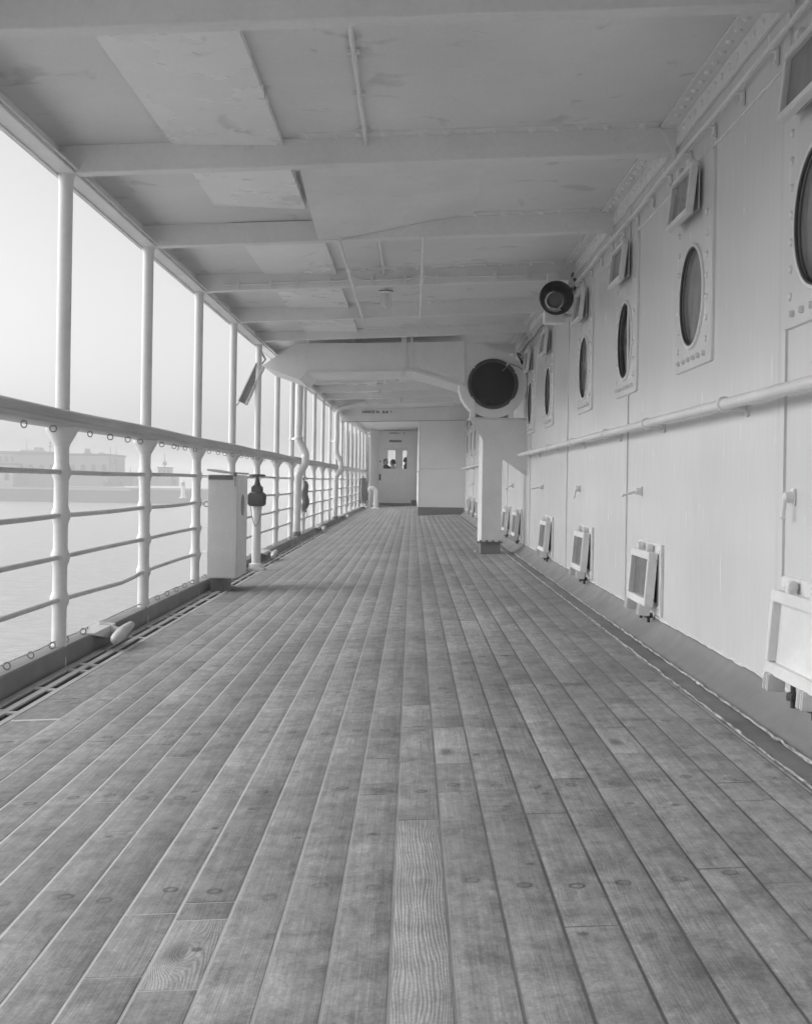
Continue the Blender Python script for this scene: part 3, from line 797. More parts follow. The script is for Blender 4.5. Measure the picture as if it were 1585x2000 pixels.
for y, a, lab in ((3.94, 0.1, 'small painted swivel hook hanging straight down on the wall, nearest the viewer'),
                  (6.56, 1.2, 'small painted swivel hook sticking out sideways beside a plate joint on the wall'),
                  (8.98, 0.15, 'small painted swivel hook hanging down on the wall, third from the viewer'),
                  (11.5, 1.3, 'small painted hook sticking out from the wall, nearest the fan pillar'),
                  (14.9, 0.9, 'small hook on the wall seen in the gap behind the fan pillar'),
                  (24.5, 0.9, 'tiny hook on the far wall left of the fan pillar')):
    o = hook(y, a).build('wall_hook', M['beam'], None, loc=(XW, y, -0.03))
    tag(o, lab, 'hook', 'hooks on the cabin wall')

# ------------------------------------------------------------------ SIDE RAILING
rail = empty('ship_railing', (-1.644, 5.0, -0.88), 'white ship railing with tall posts, four round bars and a broad wooden handrail', 'railing')
BARZ = (0.023, -0.18, -0.376, -0.575)
NP = 19
def zr(y): return S(y)
def post_mesh():
    prof = [(0.036, -0.90), (0.0345, -0.80), (0.0335, -0.70)]
    for z in sorted(BARZ):
        prof += [(0.0335, z - 0.042), (0.037, z - 0.030), (0.0425, z - 0.016), (0.0445, z), (0.0425, z + 0.016), (0.037, z + 0.030), (0.0335, z + 0.042)]
    prof += [(0.034, 0.140), (0.037, 0.150), (0.072, 0.214), (0.074, 0.218), (0.074, 0.234)]
    m = MB(); m.lathe(prof, (0, 0, 0), (0, 0, 1), 22)
    return m
def upper_mesh():
    m = MB(); m.lathe([(0.0335, 0.290), (0.0328, 0.6), (0.0328, 1.36), (0.036, 1.40), (0.046, 1.435)], (0, 0, 0), (0, 0, 1), 22); return m
pA_ = post_mesh().build('post', M['post']); pB_ = upper_mesh().build('upper_post', M['post'])
first = True
for n in range(-1, NP + 1):
    y = frame(n)
    a = pA_ if first else pA_.copy(); b = pB_ if first else pB_.copy()
    if not first: sc.collection.objects.link(a); sc.collection.objects.link(b)
    first = False
    for o in (a, b):
        o.parent = rail; o.location = Vector((XL(y), y, S(y))) - rail.location
    b.scale = (1, 1, 1)
    # foot knee welded to the curb
rng = random.Random(21)
for bi, z in enumerate(BARZ):
    mb = MB(); pts = []
    for n in range(0, NP):
        ya, yb = frame(n), frame(n + 1)
        sag = rng.uniform(-0.004, 0.007); bow = rng.uniform(-0.006, 0.006)
        if bi == 3 and n == 1: sag = 0.022
        m_ = 6 if n < 6 else 3
        for j in range(m_):
            t = j / m_; y = ya + (yb - ya) * t
            s_ = 4 * t * (1 - t)
            if bi == 3 and n == 1: s_ = (t / 0.72 if t < 0.72 else (1 - t) / 0.28)
            pts.append((XL(y) + bow * s_, y, z + S(y) - sag * s_))
    y = frame(NP); pts.append((XL(y), y, z + S(y)))
    mb.tube(pts, 0.0122, 10); part(mb, 'rail_bar', M['bar'], rail)
# handrail
def hsec(y):
    x, z = XL(y), S(y) + 0.233 + 0.003 * math.sin(y * 1.9)
    pr = [(-0.060, 0.0), (0.060, 0.0), (0.070, 0.006), (0.0705, 0.026), (0.080, 0.032), (0.082, 0.050), (0.076, 0.066), (0.058, 0.077), (0.025, 0.083), (-0.025, 0.083), (-0.058, 0.077), (-0.076, 0.066), (-0.082, 0.050), (-0.080, 0.032), (-0.0705, 0.026), (-0.070, 0.006)]
    return [(x + a, y, z + b) for a, b in pr]
mb = rail_loft(hsec, 0.5, frame(NP) + 0.3, 0.45); part(mb, 'handrail', M['teak'], rail, sharp=50)
# curb bar and the lashing rod with rings
mb = rail_loft(lambda y: [(XL(y) + 0.030, y, ZD(XL(y), y) - 0.11), (XL(y) + 0.036, y, ZD(XL(y), y) + 0.088), (XL(y) + 0.030, y, ZD(XL(y), y) + 0.096), (XL(y) - 0.05, y, ZD(XL(y), y) + 0.096), (XL(y) - 0.055, y, ZD(XL(y), y) - 0.11)], Y0, frame(NP) + 0.8, 0.9)
part(mb, 'curb', M['curb'], rail)
mb = MB(); mb.tube([(XL(y) - 0.01, y, ZD(XL(y), y) + 0.118 + 0.004 * math.sin(9 * y)) for y in [1 + 0.3 * k for k in range(66)]], 0.0035, 6)
part(mb, 'lashing_rod', M['bar'], rail)
ring = MB(); ring.torus((0, 0, 0), (0, 1, 0.1), 0.0145, 0.0027, 18, 6)
rg = ring.build('lashing_ring', M['mid']); cnt = 0
for n in range(0, 8):
    k = 4 if n < 5 else 3
    for j in range(k):
        y = frame(n) + FS * (0.2 + 0.66 * (j + rng.uniform(-0.12, 0.12)) / (k - 1))
        o = rg if cnt == 0 else rg.copy()
        if cnt: sc.collection.objects.link(o)
        cnt += 1
        o.parent = rail; o.location = Vector((XL(y) + 0.035, y, S(y) + 0.216)) - rail.location; o.rotation_euler = (0, 0, rng.uniform(-0.5, 0.5))
for n in range(0, 11):
    k = 6 if n < 6 else 5
    for j in range(k):
        if n == 1 and j > 1: continue
        y = frame(n) + FS * (0.06 + 0.88 * j / (k - 1)); o = rg.copy(); sc.collection.objects.link(o); cnt += 1
        o.parent = rail; o.location = Vector((XL(y) + 0.0, y, ZD(XL(y), y) + 0.112)) - rail.location; o.rotation_euler = (0, 0, rng.uniform(-0.3, 0.3))
mb = MB(); mb.torus((XL(8.4) + 0.03, 8.4, 0.214), (0.3, 1, 0), 0.015, 0.0032, 14, 6, R(-150), R(60)); part(mb, 'lashing_hook', M['mid'], rail)

# mooring cleats on the curb
def cleat(y):
    x, z = XL(y), ZD(XL(y), y)
    m = MB()
    # bracket plate on the curb
    m.loft([[(x - 0.02, y - 0.22, z + 0.10), (x + 0.05, y - 0.22, z + 0.10), (x + 0.05, y - 0.22, z + 0.09), (x - 0.02, y - 0.22, z + 0.09)],
            [(x - 0.03, y - 0.10, z + 0.125), (x + 0.09, y - 0.08, z + 0.12), (x + 0.09, y - 0.08, z + 0.06), (x - 0.03, y - 0.10, z + 0.07)],
            [(x - 0.03, y + 0.10, z + 0.125), (x + 0.09, y + 0.08, z + 0.12), (x + 0.09, y + 0.08, z + 0.06), (x - 0.03, y + 0.10, z + 0.07)],
            [(x - 0.02, y + 0.22, z + 0.10), (x + 0.05, y + 0.22, z + 0.10), (x + 0.05, y + 0.22, z + 0.09), (x - 0.02, y + 0.22, z + 0.09)]])
    m.tube([(x + 0.03, y, z + 0.095), (x + 0.10, y - 0.01, z + 0.085), (x + 0.14, y - 0.01, z + 0.075)], [0.046, 0.032, 0.030], 14)
    m.tube([(x + 0.165, y - 0.235, z + 0.066), (x + 0.162, y - 0.225, z + 0.067), (x + 0.155, y - 0.17, z + 0.070), (x + 0.148, y - 0.08, z + 0.073), (x + 0.14, y, z + 0.078), (x + 0.145, y + 0.10, z + 0.088), (x + 0.152, y + 0.18, z + 0.100), (x + 0.156, y + 0.20, z + 0.104)], [0.012, 0.023, 0.029, 0.031, 0.032, 0.028, 0.020, 0.010], 14)
    bmesh.ops.scale(m.bm, vec=(0.97, 0.97, 0.97), space=Matrix.Translation((-x, -y, -z - 0.08)), verts=m.bm.verts)
    return m.build('mooring_cleat', M['bar'], None, loc=(x, y, z), sharp=60)
for y, lab in ((6.42, 'large white mooring cleat on the curb between the two nearest posts'), (13.4, 'white mooring cleat on the curb just beyond the hydrant'),
               (20.6, 'white mooring cleat on the curb between the two hanging drain pipes'), (27.4, 'small far white mooring cleat on the curb beyond the second drain pipe'), (36.0, 'tiny farthest white cleat on the curb by the dark hose bundle')):
    tag(cleat(y), lab, 'cleat', 'mooring cleats along the railing')

# ------------------------------------------------------------------ locker by the railing
LX0, LX1, LY0, LY1 = -1.585, -1.352, 9.54, 10.10; LZ0, LZ1 = -0.765, 0.040
lk = empty('deck_locker', ((LX0 + LX1) / 2, LY0, LZ0), 'tall narrow white steel locker standing against the railing with its lid ajar', 'locker')
mb = MB(); mb.box(((LX0 + LX1) / 2, (LY0 + LY1) / 2, (LZ0 + LZ1) / 2), (LX1 - LX0, LY1 - LY0, LZ1 - LZ0), None, 0.008); part(mb, 'body', M['white'], lk)
mb = MB(); mb.box((LX0 + 0.10, LY0 - 0.0015, LZ1 - 0.022), (0.19, 0.004, 0.034)); part(mb, 'lid_gap_shade', M['mid'], lk)  # dark strip painted in for the shaded gap below the raised lid
mb = MB(); mb.loft([[(LX0 - 0.006, y, LZ1 + 0.028), (LX0 + 0.12, y, LZ1 + 0.010), (LX1 + 0.008, y, LZ1 + 0.004), (LX1 + 0.008, y, LZ1 + 0.020), (LX0 + 0.12, y, LZ1 + 0.024), (LX0 - 0.006, y, LZ1 + 0.044)] for y in (LY0 - 0.012, LY1 + 0.01)])
ld = part(mb, 'lid', M['bar'], lk)
mb = MB(); mb.box((LX1 - 0.02, LY0 - 0.010, LZ1 + 0.004), (0.025, 0.012, 0.03), None, 0.003); part(mb, 'hinge', M['mid'], lk, ld)
mb = MB(); mb.tube([(LX1 - 0.02, LY0 - 0.012, LZ1 + 0.0), (LX1 - 0.02, LY0 - 0.008, LZ1 - 0.09)], 0.0022, 6); part(mb, 'hasp_pin', M['dark'], lk, ld)
mb = MB(); mb.lathe([(0.0005, 0.0), (0.085, 0.0), (0.085, 0.003), (0.0005, 0.003)], (LX1, 9.82, -0.20), (1, 0, 0), 28, cap=False); part(mb, 'round_mark', M['emblem'], lk)
mb = MB(); mb.torus((LX0 - 0.012, LY0 + 0.02, -0.19), (0, 1, 0), 0.02, 0.004, 14, 6); part(mb, 'side_ring', M['mid'], lk)
mb = MB(); zf = ZD(LX1, LY0) - 0.01; mb.box((LX0 + 0.06, (LY0 + LY1) / 2 + 0.05, (zf + LZ0) / 2), (0.10, LY1 - LY0 - 0.12, LZ0 - zf + 0.004)); part(mb, 'plinth_or_shade_block', M['curb'], lk)  # dark block added in place of the shadow under the locker

# ------------------------------------------------------------------ fire hydrant behind the locker
hy_x, hy_y = -1.500, 11.9; hz = ZD(hy_x, hy_y)
hy = empty('fire_hydrant', (hy_x, hy_y, hz), 'white standpipe hydrant with dark valve and handwheel behind the locker', 'hydrant')
mb = MB(); mb.lathe([(0.044, hz + 0.05), (0.044, -0.24)], (hy_x, hy_y, 0), (0, 0, 1), 20); part(mb, 'standpipe', M['post'], hy)
mb = MB(); mb.box((hy_x, hy_y, hz + 0.012), (0.17, 0.17, 0.035), None, 0.008); mb.lathe([(0.075, hz + 0.028), (0.068, hz + 0.065), (0.044, hz + 0.075)], (hy_x, hy_y, 0), (0, 0, 1), 18); part(mb, 'base_flange', M['white'], hy)
mb = MB(); mb.lathe([(0.045, -0.25), (0.066, -0.245), (0.068, -0.12), (0.066, -0.115), (0.052, -0.112), (0.052, -0.075), (0.042, -0.07), (0.030, -0.03), (0.020, 0.0), (0.012, 0.03)], (hy_x, hy_y, 0), (0, 0, 1), 16)
mb.tube([(hy_x, hy_y, -0.17), (hy_x + 0.07, hy_y - 0.03, -0.17)], [0.045, 0.05], 12); mb.tube([(hy_x, hy_y, -0.17), (hy_x - 0.07, hy_y - 0.02, -0.17)], [0.045, 0.05], 12)
for k in range(6): mb.lathe([(0.008, 0), (0.008, 0.03)], (hy_x + 0.05 * math.cos(k * 1.047), hy_y + 0.05 * math.sin(k * 1.047), -0.11), (0, 0, 1), 6)
mb.box((hy_x, hy_y - 0.01, -0.185), (0.165, 0.13, 0.125), None, 0.012); mb.box((hy_x, hy_y, -0.085), (0.105, 0.10, 0.07), None, 0.012)
vb_ = part(mb, 'valve_body', M['valve'], hy)
mb = MB(); mb.torus((hy_x, hy_y, 0.048), (0.0, 0.05, 1), 0.072, 0.009, 24, 8)
for k in range(4): mb.tube([(hy_x, hy_y, 0.046), (hy_x + 0.072 * math.cos(k * 1.571 + 0.4), hy_y + 0.072 * math.sin(k * 1.571 + 0.4), 0.048)], 0.006, 6)
mb.lathe([(0.014, 0.02), (0.016, 0.05), (0.010, 0.062)], (hy_x, hy_y, 0), (0, 0, 1), 10); part(mb, 'handwheel', M['wheel'], hy, vb_)
mb = MB(); pts = [(hy_x - 0.055 + 0.11 * t, hy_y - 0.055, -0.25 - 0.19 * (1 - (2 * t - 1) ** 2)) for t in [k / 14 for k in range(15)]]; mb.tube(pts, 0.0035, 6); part(mb, 'chain', M['mid'], hy, vb_)

# ------------------------------------------------------------------ hanging drain pipes at the railing
def drain(y, r, zbot, label, nclamp):
    x0 = XL(y) + 0.135; xin = XL(y) + 0.225
    t = empty('drain_pipe', (x0, y, zbot), label, 'drain pipe', 'drain pipes at the railing')
    s = S(y); mb = MB()
    pts = [(x0 + 0.55, y, ZS(0, y) - 0.13), (x0 + 0.25, y, ZS(0, y) - 0.20), (x0 + 0.09, y, 1.38 + s), (x0 + 0.015, y, 1.30 + s), (x0, y, 1.18 + s), (x0, y, 0.8 + s), (x0 - 0.003, y, 0.56 + s), (x0 + 0.02, y, 0.48 + s), (x0 + 0.085, y, 0.36 + s), (xin, y, 0.30 + s), (xin, y, 0.22 + s), (x0 + 0.055, y, 0.15 + s), (x0 + 0.012, y, 0.08 + s), (x0, y, 0.0 + s), (x0 - 0.004, y, -0.35 + s), (x0 - 0.008, y, zbot)]
    fine = []
    for i in range(len(pts) - 1):                       # catmull-rom
        p = [Vector(pts[max(0, min(len(pts) - 1, i + d))]) for d in (-1, 0, 1, 2)]
        for k in range(4):
            u = k / 4
            fine.append(0.5 * ((2 * p[1]) + (p[2] - p[0]) * u + (2 * p[0] - 5 * p[1] + 4 * p[2] - p[3]) * u * u + (3 * p[1] - p[0] - 3 * p[2] + p[3]) * u ** 3))
    fine.append(Vector(pts[-1]))
    mb.tube(fine, [r * (1 + 0.03 * math.sin(i * 1.3)) for i in range(len(fine))], 16)
    part(mb, 'pipe', M['post'], t, sharp=60)
    for (z) in nclamp:
        mb = MB(); mb.lathe([(r + 0.003, -0.018), (r + 0.008, -0.014), (r + 0.008, 0.014), (r + 0.003, 0.018)], (x0 - 0.003, y, z + s), (0, 0, 1), 18)
        ypost = min((frame(n) for n in range(1, NP)), key=lambda q: abs(q - y + 0.4))
        mb.box(((x0 + XL(ypost)) / 2, (y + ypost) / 2, z + s), (0.022, abs(y - ypost) + 0.04, 0.03), rz(math.atan2(XL(ypost) - x0, y - ypost)))
        mb.lathe([(0.036, -0.016), (0.040, -0.012), (0.040, 0.012), (0.036, 0.016)], (XL(ypost), ypost, z + s), (0, 0, 1), 18)
        part(mb, 'clamp', M['post'], t)
    mb = MB(); mb.lathe([(r + 0.002, 0), (r + 0.006, 0.008), (r + 0.006, 0.05), (r + 0.002, 0.058)], (x0 - 0.008, y, zbot - 0.004), (0, 0, 1), 16, cap=False); part(mb, 'end_collar', M['mid'], t)
    return t
drain(16.1, 0.050, -0.715, 'thick white bent drain pipe kinked round the handrail, nearer of the two', (0.55,))
drain(23.6, 0.048, -0.72, 'thick white bent drain pipe kinked round the handrail, farther of the two', (0.75, -0.33))

# dark hoses hung behind the pipes
def bundle(px, y, z0, z1, label, wdt=0.10):
    x = at(px, 950, y).x; rng = random.Random(int(y * 10)); m = MB(); secs = []
    for k in range(13):
        t = k / 12; z = z1 + (z0 - z1) * t
        w_ = wdt * (0.35 + 0.75 * math.sin(min(1, t * 1.25 + 0.12) * math.pi * 0.62)) * (1 if t < 0.85 else 0.8)
        secs.append([(x + w_ * math.cos(a) * (1 + 0.16 * rng.uniform(-1, 1)) + 0.010 * math.sin(k), y + 0.7 * w_ * math.sin(a) * (1 + 0.16 * rng.uniform(-1, 1)), z) for a in [q * math.tau / 14 for q in range(14)]])
    m.loft(secs)
    t_ = empty('hose_bundle', (x, y, z0), label, 'hose', 'dark hoses hung on the railing')
    part(m, 'hose', M['cloth'], t_, sharp=70)
    m = MB(); m.tube([(x - 0.02, y - 0.05, z1 + 0.02), (x, y - 0.02, z1 + 0.06), (x + 0.03, y, z1 + 0.02)], 0.008, 8); part(m, 'hanger', M['mid'], t_)
    m = MB(); m.tube([(x - 0.05, y - 0.07, z1 - 0.05), (x - 0.06, y - 0.09, (z0 + z1) / 2), (x - 0.03, y - 0.085, z0 - 0.02), (x + 0.03, y - 0.08, z0 + 0.05), (x + 0.04, y - 0.08, z0 - 0.06)], 0.008, 8); part(m, 'rope_end', M['post'], t_)
    return t_
bundle(596, 16.7, -0.42, 0.0, 'dark hose bundle hanging behind the nearer drain pipe', 0.045)
bundle(709, 34.5, -0.60, 0.12, 'dark hose bundle hanging at the far end of the railing', 0.12)

# trough hanging outside the posts
pa, pb = at(507, 712, 12.9), at(472, 786, 12.9)
ch = empty('outboard_chute', ((pa + pb) / 2), 'pale metal chute slanting down outside the railing posts', 'chute')
d = (pb - pa).normalized(); side = Vector((d.z, 0, -d.x)) * 0.045; q = Vector((0, 0.16, 0))
mb = MB(); th = side.normalized() * 0.008
mb.loft([[c - side, c - side + q, c + side + q, c + side, c + side - th, c + side - th + q * 0.93, c - side + th + q * 0.93, c - side + th] for c in (pa, pb)])
part(mb, 'trough', M['post'], ch)
mb = MB(); mb.box(pb + Vector((0, 0.08, 0.0)), (0.085, 0.15, 0.012), ry(math.atan2(d.x, d.z) + math.pi), 0.003); part(mb, 'end_plate', M['bar'], ch)
mb = MB(); mb.tube([pb + Vector((-0.03, 0.02, 0)), pb + Vector((-0.055, 0.0, -0.035))], 0.006, 6); part(mb, 'drip_spout', M['mid'], ch)
mb = MB(); mb.tube([pa + Vector((0.0, 0.08, 0)), pa + Vector((0.05, 0.08, 0.06)), (XL(12.9) - 0.03, 12.98, ZB(-1.6, 13) + 0.02)], 0.012, 8); part(mb, 'bracket', M['bar'], ch)

# gooseneck air pipe at the far end
gx, gy = at(733, 990, 37.0).x, 37.0; gz = ZD(gx, gy)
gn = empty('gooseneck_vent', (gx, gy, gz), 'short white gooseneck air pipe standing on the deck by the far door', 'air pipe')
pts = [(gx, gy, gz + 0.02), (gx, gy, gz + 0.5)] + [(gx - 0.11 + 0.11 * math.cos(a), gy, gz + 0.5 + 0.11 * math.sin(a)) for a in [k * math.pi / 10 for k in range(1, 11)]] + [(gx - 0.22, gy, gz + 0.44)]
mb = MB(); mb.tube(pts, 0.062, 18); part(mb, 'pipe', M['post'], gn)
mb = MB(); mb.lathe([(0.12, 0), (0.12, 0.03), (0.065, 0.04)], (gx, gy, gz), (0, 0, 1), 20); mb.lathe([(0.10, 0), (0.10, 0.03)], (gx, gy, gz + 0.12), (0, 0, 1), 20); part(mb, 'flange', M['white'], gn)

# ------------------------------------------------------------------ ventilation duct with fan, pillar and shelf
DY = 13.2
dv = empty('ventilation_duct', (0.3, DY, 1.2), 'wide white sheet metal ventilation duct across the ceiling ending in a round fan housing', 'ventilation duct')
def dp(px, py): return at(px, py, DY)
cx_, cz_ = at(962, 750, DY).x, at(962, 750, DY).z
top = [dp(512, 714), dp(574, 673), dp(602, 671), dp(792, 669), dp(905, 668)]
bot = [dp(905, 751), dp(806, 722), dp(600, 725), dp(584, 741)]
dep = 1.25
mb = MB(); 
def cap_prism(poly): mb.prism([(p.x, DY, p.z) for p in poly], (0, dep, 0))
cap_prism([top[0], top[1], bot[3]]); cap_prism([bot[3], top[1] + Vector((0.0015, 0, 0)), top[2], bot[2]])
cap_prism([bot[2] + Vector((0.001, 0, 0)), top[2] + Vector((0.001, 0, 0)), top[3], bot[1]]); cap_prism([bot[1] + Vector((0.001, 0, 0)), top[3] + Vector((0.001, 0, 0)), top[4], bot[0]])
part(mb, 'duct_body', M['duct'], dv, sharp=20)
# fan scroll
RO = 0.366; scroll = [top[4].copy()]
a = R(78)
scroll.append(dp(940, 672))
k = 0
angs = [R(72 - 12 * i) for i in range(0, 23)]
for a in angs: scroll.append(Vector((cx_ + RO * math.cos(a), DY, cz_ + (RO - 0.0) * math.sin(a))))
scroll.append(bot[0].copy())
mb = MB(); mb.prism([(p.x + 0.001, DY + 0.001, p.z) for p in scroll], (0, 0.40, 0)); fh = part(mb, 'fan_housing', M['duct'], dv, sharp=25)
mb = MB(); mb.lathe([(0.268, 0.0), (0.272, 0.012), (0.262, 0.020), (0.236, 0.018), (0.232, 0.0)], (cx_, DY, cz_), (0, -1, 0), 44, cap=False)
for i in range(26):
    a = i * math.tau / 26 + 0.05 * math.sin(i * 5); mb.box((cx_ + 0.253 * math.cos(a), DY - 0.02, cz_ + 0.253 * math.sin(a)), (0.018, 0.010, 0.012 + 0.008 * (i % 3)), ry(-a))
part(mb, 'inlet_ring', M['horn'], dv, fh)
mb = MB(); mb.lathe([(0.0005, 0.010), (0.12, 0.009), (0.2335, 0.004)], (cx_, DY, cz_), (0, -1, 0), 40, cap=False); part(mb, 'inlet_mesh', M['mesh'], dv, fh)
for a, L in ((R(55), 0.05), (R(215), 0.02), (R(140), 0.02), (R(28), 0.02), (R(318), 0.02)):
    mb = MB(); mb.box((cx_ + 0.268 * math.cos(a), DY - 0.026, cz_ + 0.268 * math.sin(a)), (L, 0.010, 0.014), ry(-a), 0.003); part(mb, 'catch', M['white'], dv, fh)
# stiffening angles on the duct
p1, p2, p3, p4 = dp(600, 726), dp(806, 723), dp(905, 752), dp(790, 668)
def barxz(p, q, wd, th_): 
    m = MB(); v = (q - p); n_ = Vector((-v.z, 0, v.x)).normalized() * wd / 2
    m.prism([(p + n_), (q + n_), (q - n_), (p - n_)], (0, -th_, 0)); return m
part(barxz(p1, p2, 0.030, 0.02), 'seam_angle', M['white'], dv); part(barxz(p2 + Vector((0.004, 0, 0)), p3, 0.030, 0.02), 'seam_angle', M['white'], dv)
part(barxz(dp(788.5, 655), dp(788.5, 735), 0.055, 0.012), 'hanger_strap', M['duct'], dv); part(barxz(dp(804, 655), dp(804, 728), 0.020, 0.008), 'hanger_strap', M['duct'], dv)
part(barxz(dp(905.5, 660), dp(905.5, 752), 0.022, 0.015), 'seam_angle', M['duct'], dv); part(barxz(dp(600, 655), dp(600, 671), 0.03, 0.008), 'hanger_strap', M['duct'], dv)
mb = MB(); p = dp(903, 753); mb.lathe([(0.016, 0), (0.016, 0.03), (0.010, 0.035)], (p.x, DY, p.z), (0, -1, 0), 10); part(mb, 'drain_cock', M['white'], dv)

pl = empty('fan_pillar', (0.85, 13.4, ZD(0.85, 13.4)), 'square white steel pillar with a wall shelf carrying the fan', 'pillar')
SY = 13.25; zs_ = at(970, 818, SY).z
X0, X1 = 0.722, 0.965; zdp = ZD(0.85, 13.4)
mb = MB()
secs = []
for z in (zdp + 0.13, zs_ - 0.02):
    b = 0.03
    secs.append([(X0 + b, SY + 0.01, z), (X1, SY + 0.01, z), (X1, SY + 0.28, z), (X0 + b, SY + 0.28, z), (X0, SY + 0.25, z), (X0, SY + 0.01 + b + 0.02, z)])
mb.loft(secs); part(mb, 'column', M['white'], pl)
mb = MB(); mb.box(((X0 + X1) / 2 + 0.01, SY + 0.145, zdp + 0.055), (X1 - X0 - 0.03, 0.25, 0.13), None, 0.004); part(mb, 'base', M['band'], pl)
mb = MB(); mb.box(((X0 + X1) / 2, SY + 0.145, zdp + 0.124), (X1 - X0 + 0.035, 0.30, 0.014), None, 0.003)
for k in range(4): mb.lathe([(0.014, 0), (0.014, 0.016)], (X0 + 0.02 + 0.068 * k, SY + 0.005, zdp + 0.131), (0, 0, 1), 6)
part(mb, 'flange', M['mid'], pl)
mb = MB(); q0, q1, q2, q3, q4, q5 = at(917, 818, SY), at(1028, 820, SY), at(1028, 931, SY), at(980, 896, SY), at(944, 896, SY), at(944, 862, SY)
mb.prism([(p.x, SY, p.z) for p in (q0, q1, q2, q3, q4, q5)], (0, 0.009, 0)); part(mb, 'gusset', M['white'], pl)
mb = MB(); mb.box(((q0.x + q1.x) / 2, SY + 0.22, zs_ + 0.006), (q1.x - q0.x, 0.46, 0.014), None, 0.002); part(mb, 'shelf', M['white'], pl)
mb = MB(); mb.box((X0 - 0.03, SY + 0.14, zdp + 0.02), (0.03, 0.03, 0.03), None, 0.01); part(mb, 'bolt', M['white'], pl)
# fan legs
for px in (922.5, 998.5):
    p = at(px, 790, DY); zt = at(px, 779, DY).z
    mb = MB(); mb.box((p.x, DY - 0.012, (zs_ + 0.013 + zt) / 2), (0.045, 0.012, zt - zs_ - 0.013)); mb.box((p.x + (-0.016 if px < 950 else 0.016), DY + 0.10, (zs_ + 0.013 + zt) / 2), (0.012, 0.22, zt - zs_ - 0.014)); part(mb, 'fan_leg', M['duct'], dv)
mb = MB(); mb.box((cx_, DY + 0.16, zs_ + 0.030), (0.34, 0.28, 0.030), None, 0.004); part(mb, 'fan_bed', M['mid'], dv)
mb = MB(); mb.tube([dp(980, 725) + Vector((0, -0.02, 0)), dp(995, 711) + Vector((0, -0.03, 0)), dp(1010, 716) + Vector((0, -0.02, 0)), dp(1020, 722), dp(1026, 716)], 0.005, 6); part(mb, 'fan_cable', M['mid'], dv)
# cable tangle in the corner beside the fan
ct = empty('cable_loop', (1.17, 13.0, 1.25), 'tangle of cables at the wall corner beside the fan housing', 'cables')
rng = random.Random(5)
for k in range(5):
    pts = []; c0 = at(1020 + rng.uniform(-5, 5), 700 + rng.uniform(-8, 8), 13.05)
    for j in range(9): pts.append(c0 + Vector((0.035 * math.sin(j * 0.9 + k), 0.03 * math.cos(j + k), 0.055 * math.cos(j * 0.8 + k * 1.7))))
    mb = MB(); mb.tube(pts, 0.007, 6); part(mb, 'cable', M['dark' if k % 2 else 'white'], ct)
mb = MB(); mb.box(at(1016, 692, 13.12), (0.05, 0.06, 0.06), None, 0.006); part(mb, 'junction', M['white'], ct)

# ------------------------------------------------------------------ loudspeaker
LYs = 9.05; c = at(1086, 582, LYs)
sp = empty('loudspeaker', (c.x, LYs + 0.15, c.z), 'round dark horn loudspeaker on a bracket high up by the cabin wall', 'loudspeaker')
mb = MB(); mb.lathe([(0.125, 0.0), (0.127, 0.006), (0.122, 0.012), (0.117, 0.004), (0.108, -0.04), (0.090, -0.095), (0.070, -0.14), (0.068, -0.16), (0.075, -0.16), (0.098, -0.095), (0.116, -0.04)], (c.x, LYs, c.z), (0, -1, 0), 44, cap=False); part(mb, 'horn', M['horn'], sp)
mb = MB(); mb.lathe([(0.0005, -0.055), (0.020, -0.056), (0.022, -0.062), (0.038, -0.064), (0.040, -0.070), (0.052, -0.074), (0.056, -0.085), (0.056, -0.15)], (c.x, LYs, c.z), (0, -1, 0), 32, cap=False); part(mb, 'driver_cap', paint('speaker_cap', 0.22, 0.4, 0.1, 0.05, 0.05), sp)
p = at(1085, 622, LYs + 0.12); mb = MB(); mb.box((p.x - 0.01, LYs + 0.16, p.z + 0.015), (0.155, 0.13, 0.10), None, 0.006); part(mb, 'housing', M['duct'], sp)
p = at(1080, 549, LYs + 0.13); mb = MB(); mb.box((p.x, LYs + 0.17, (p.z + ZB(1.05, 9.2)) / 2), (0.082, 0.06, abs(ZB(1.05, 9.2) - p.z) + 0.06), None, 0.004); part(mb, 'bracket', M['duct'], sp)
pts = [at(1104, 617, 9.12), at(1115, 616, 9.12), at(1126, 610, 9.12), at(1131, 598, 9.12), at(1128, 580, 9.12), at(1126, 562, 9.15)]
mb = MB(); mb.tube(pts, 0.010, 10); part(mb, 'cable', M['bar'], sp)
mb = MB(); mb.tube([at(1101, 617, 9.12), at(1108, 617, 9.12)], 0.017, 12); part(mb, 'cable_gland', M['bar'], sp)

# ------------------------------------------------------------------ ceiling lamps, rods and conduits
def lamp(y):
    x = -0.245; z = ZS(x, y)
    m = MB(); m.lathe([(0.055, 0.0), (0.055, -0.03), (0.062, -0.034), (0.062, -0.046), (0.048, -0.052)], (x, y, z), (0, 0, 1), 24)
    t = empty('ceiling_lamp', (x, y, z), None, 'lamp', 'glass jar lamps under the ceiling')
    rg_ = MB(); rg_.lathe([(0.063, -0.030), (0.063, -0.036)], (x, y, z), (0, 0, 1), 24); part(rg_, 'lamp_ring', M['dark'], t)
    part(m, 'base', M['beam'], t)
    m = MB(); m.lathe([(0.044, -0.050), (0.046, -0.10), (0.045, -0.14), (0.036, -0.165), (0.016, -0.176), (0.001, -0.178)], (x, y, z), (0, 0, 1), 24, cap=False); part(m, 'glass_jar', M['jar'], t)
    m = MB(); m.lathe([(0.014, -0.05), (0.014, -0.075), (0.024, -0.10), (0.026, -0.12), (0.016, -0.142), (0.002, -0.146)], (x, y, z), (0, 0, 1), 16); part(m, 'bulb', M['white'], t)
    return t
l0 = lamp(10.25); l0['label'] = 'glass jar lamp hanging from the ceiling ahead of the duct, nearest of the lamps'
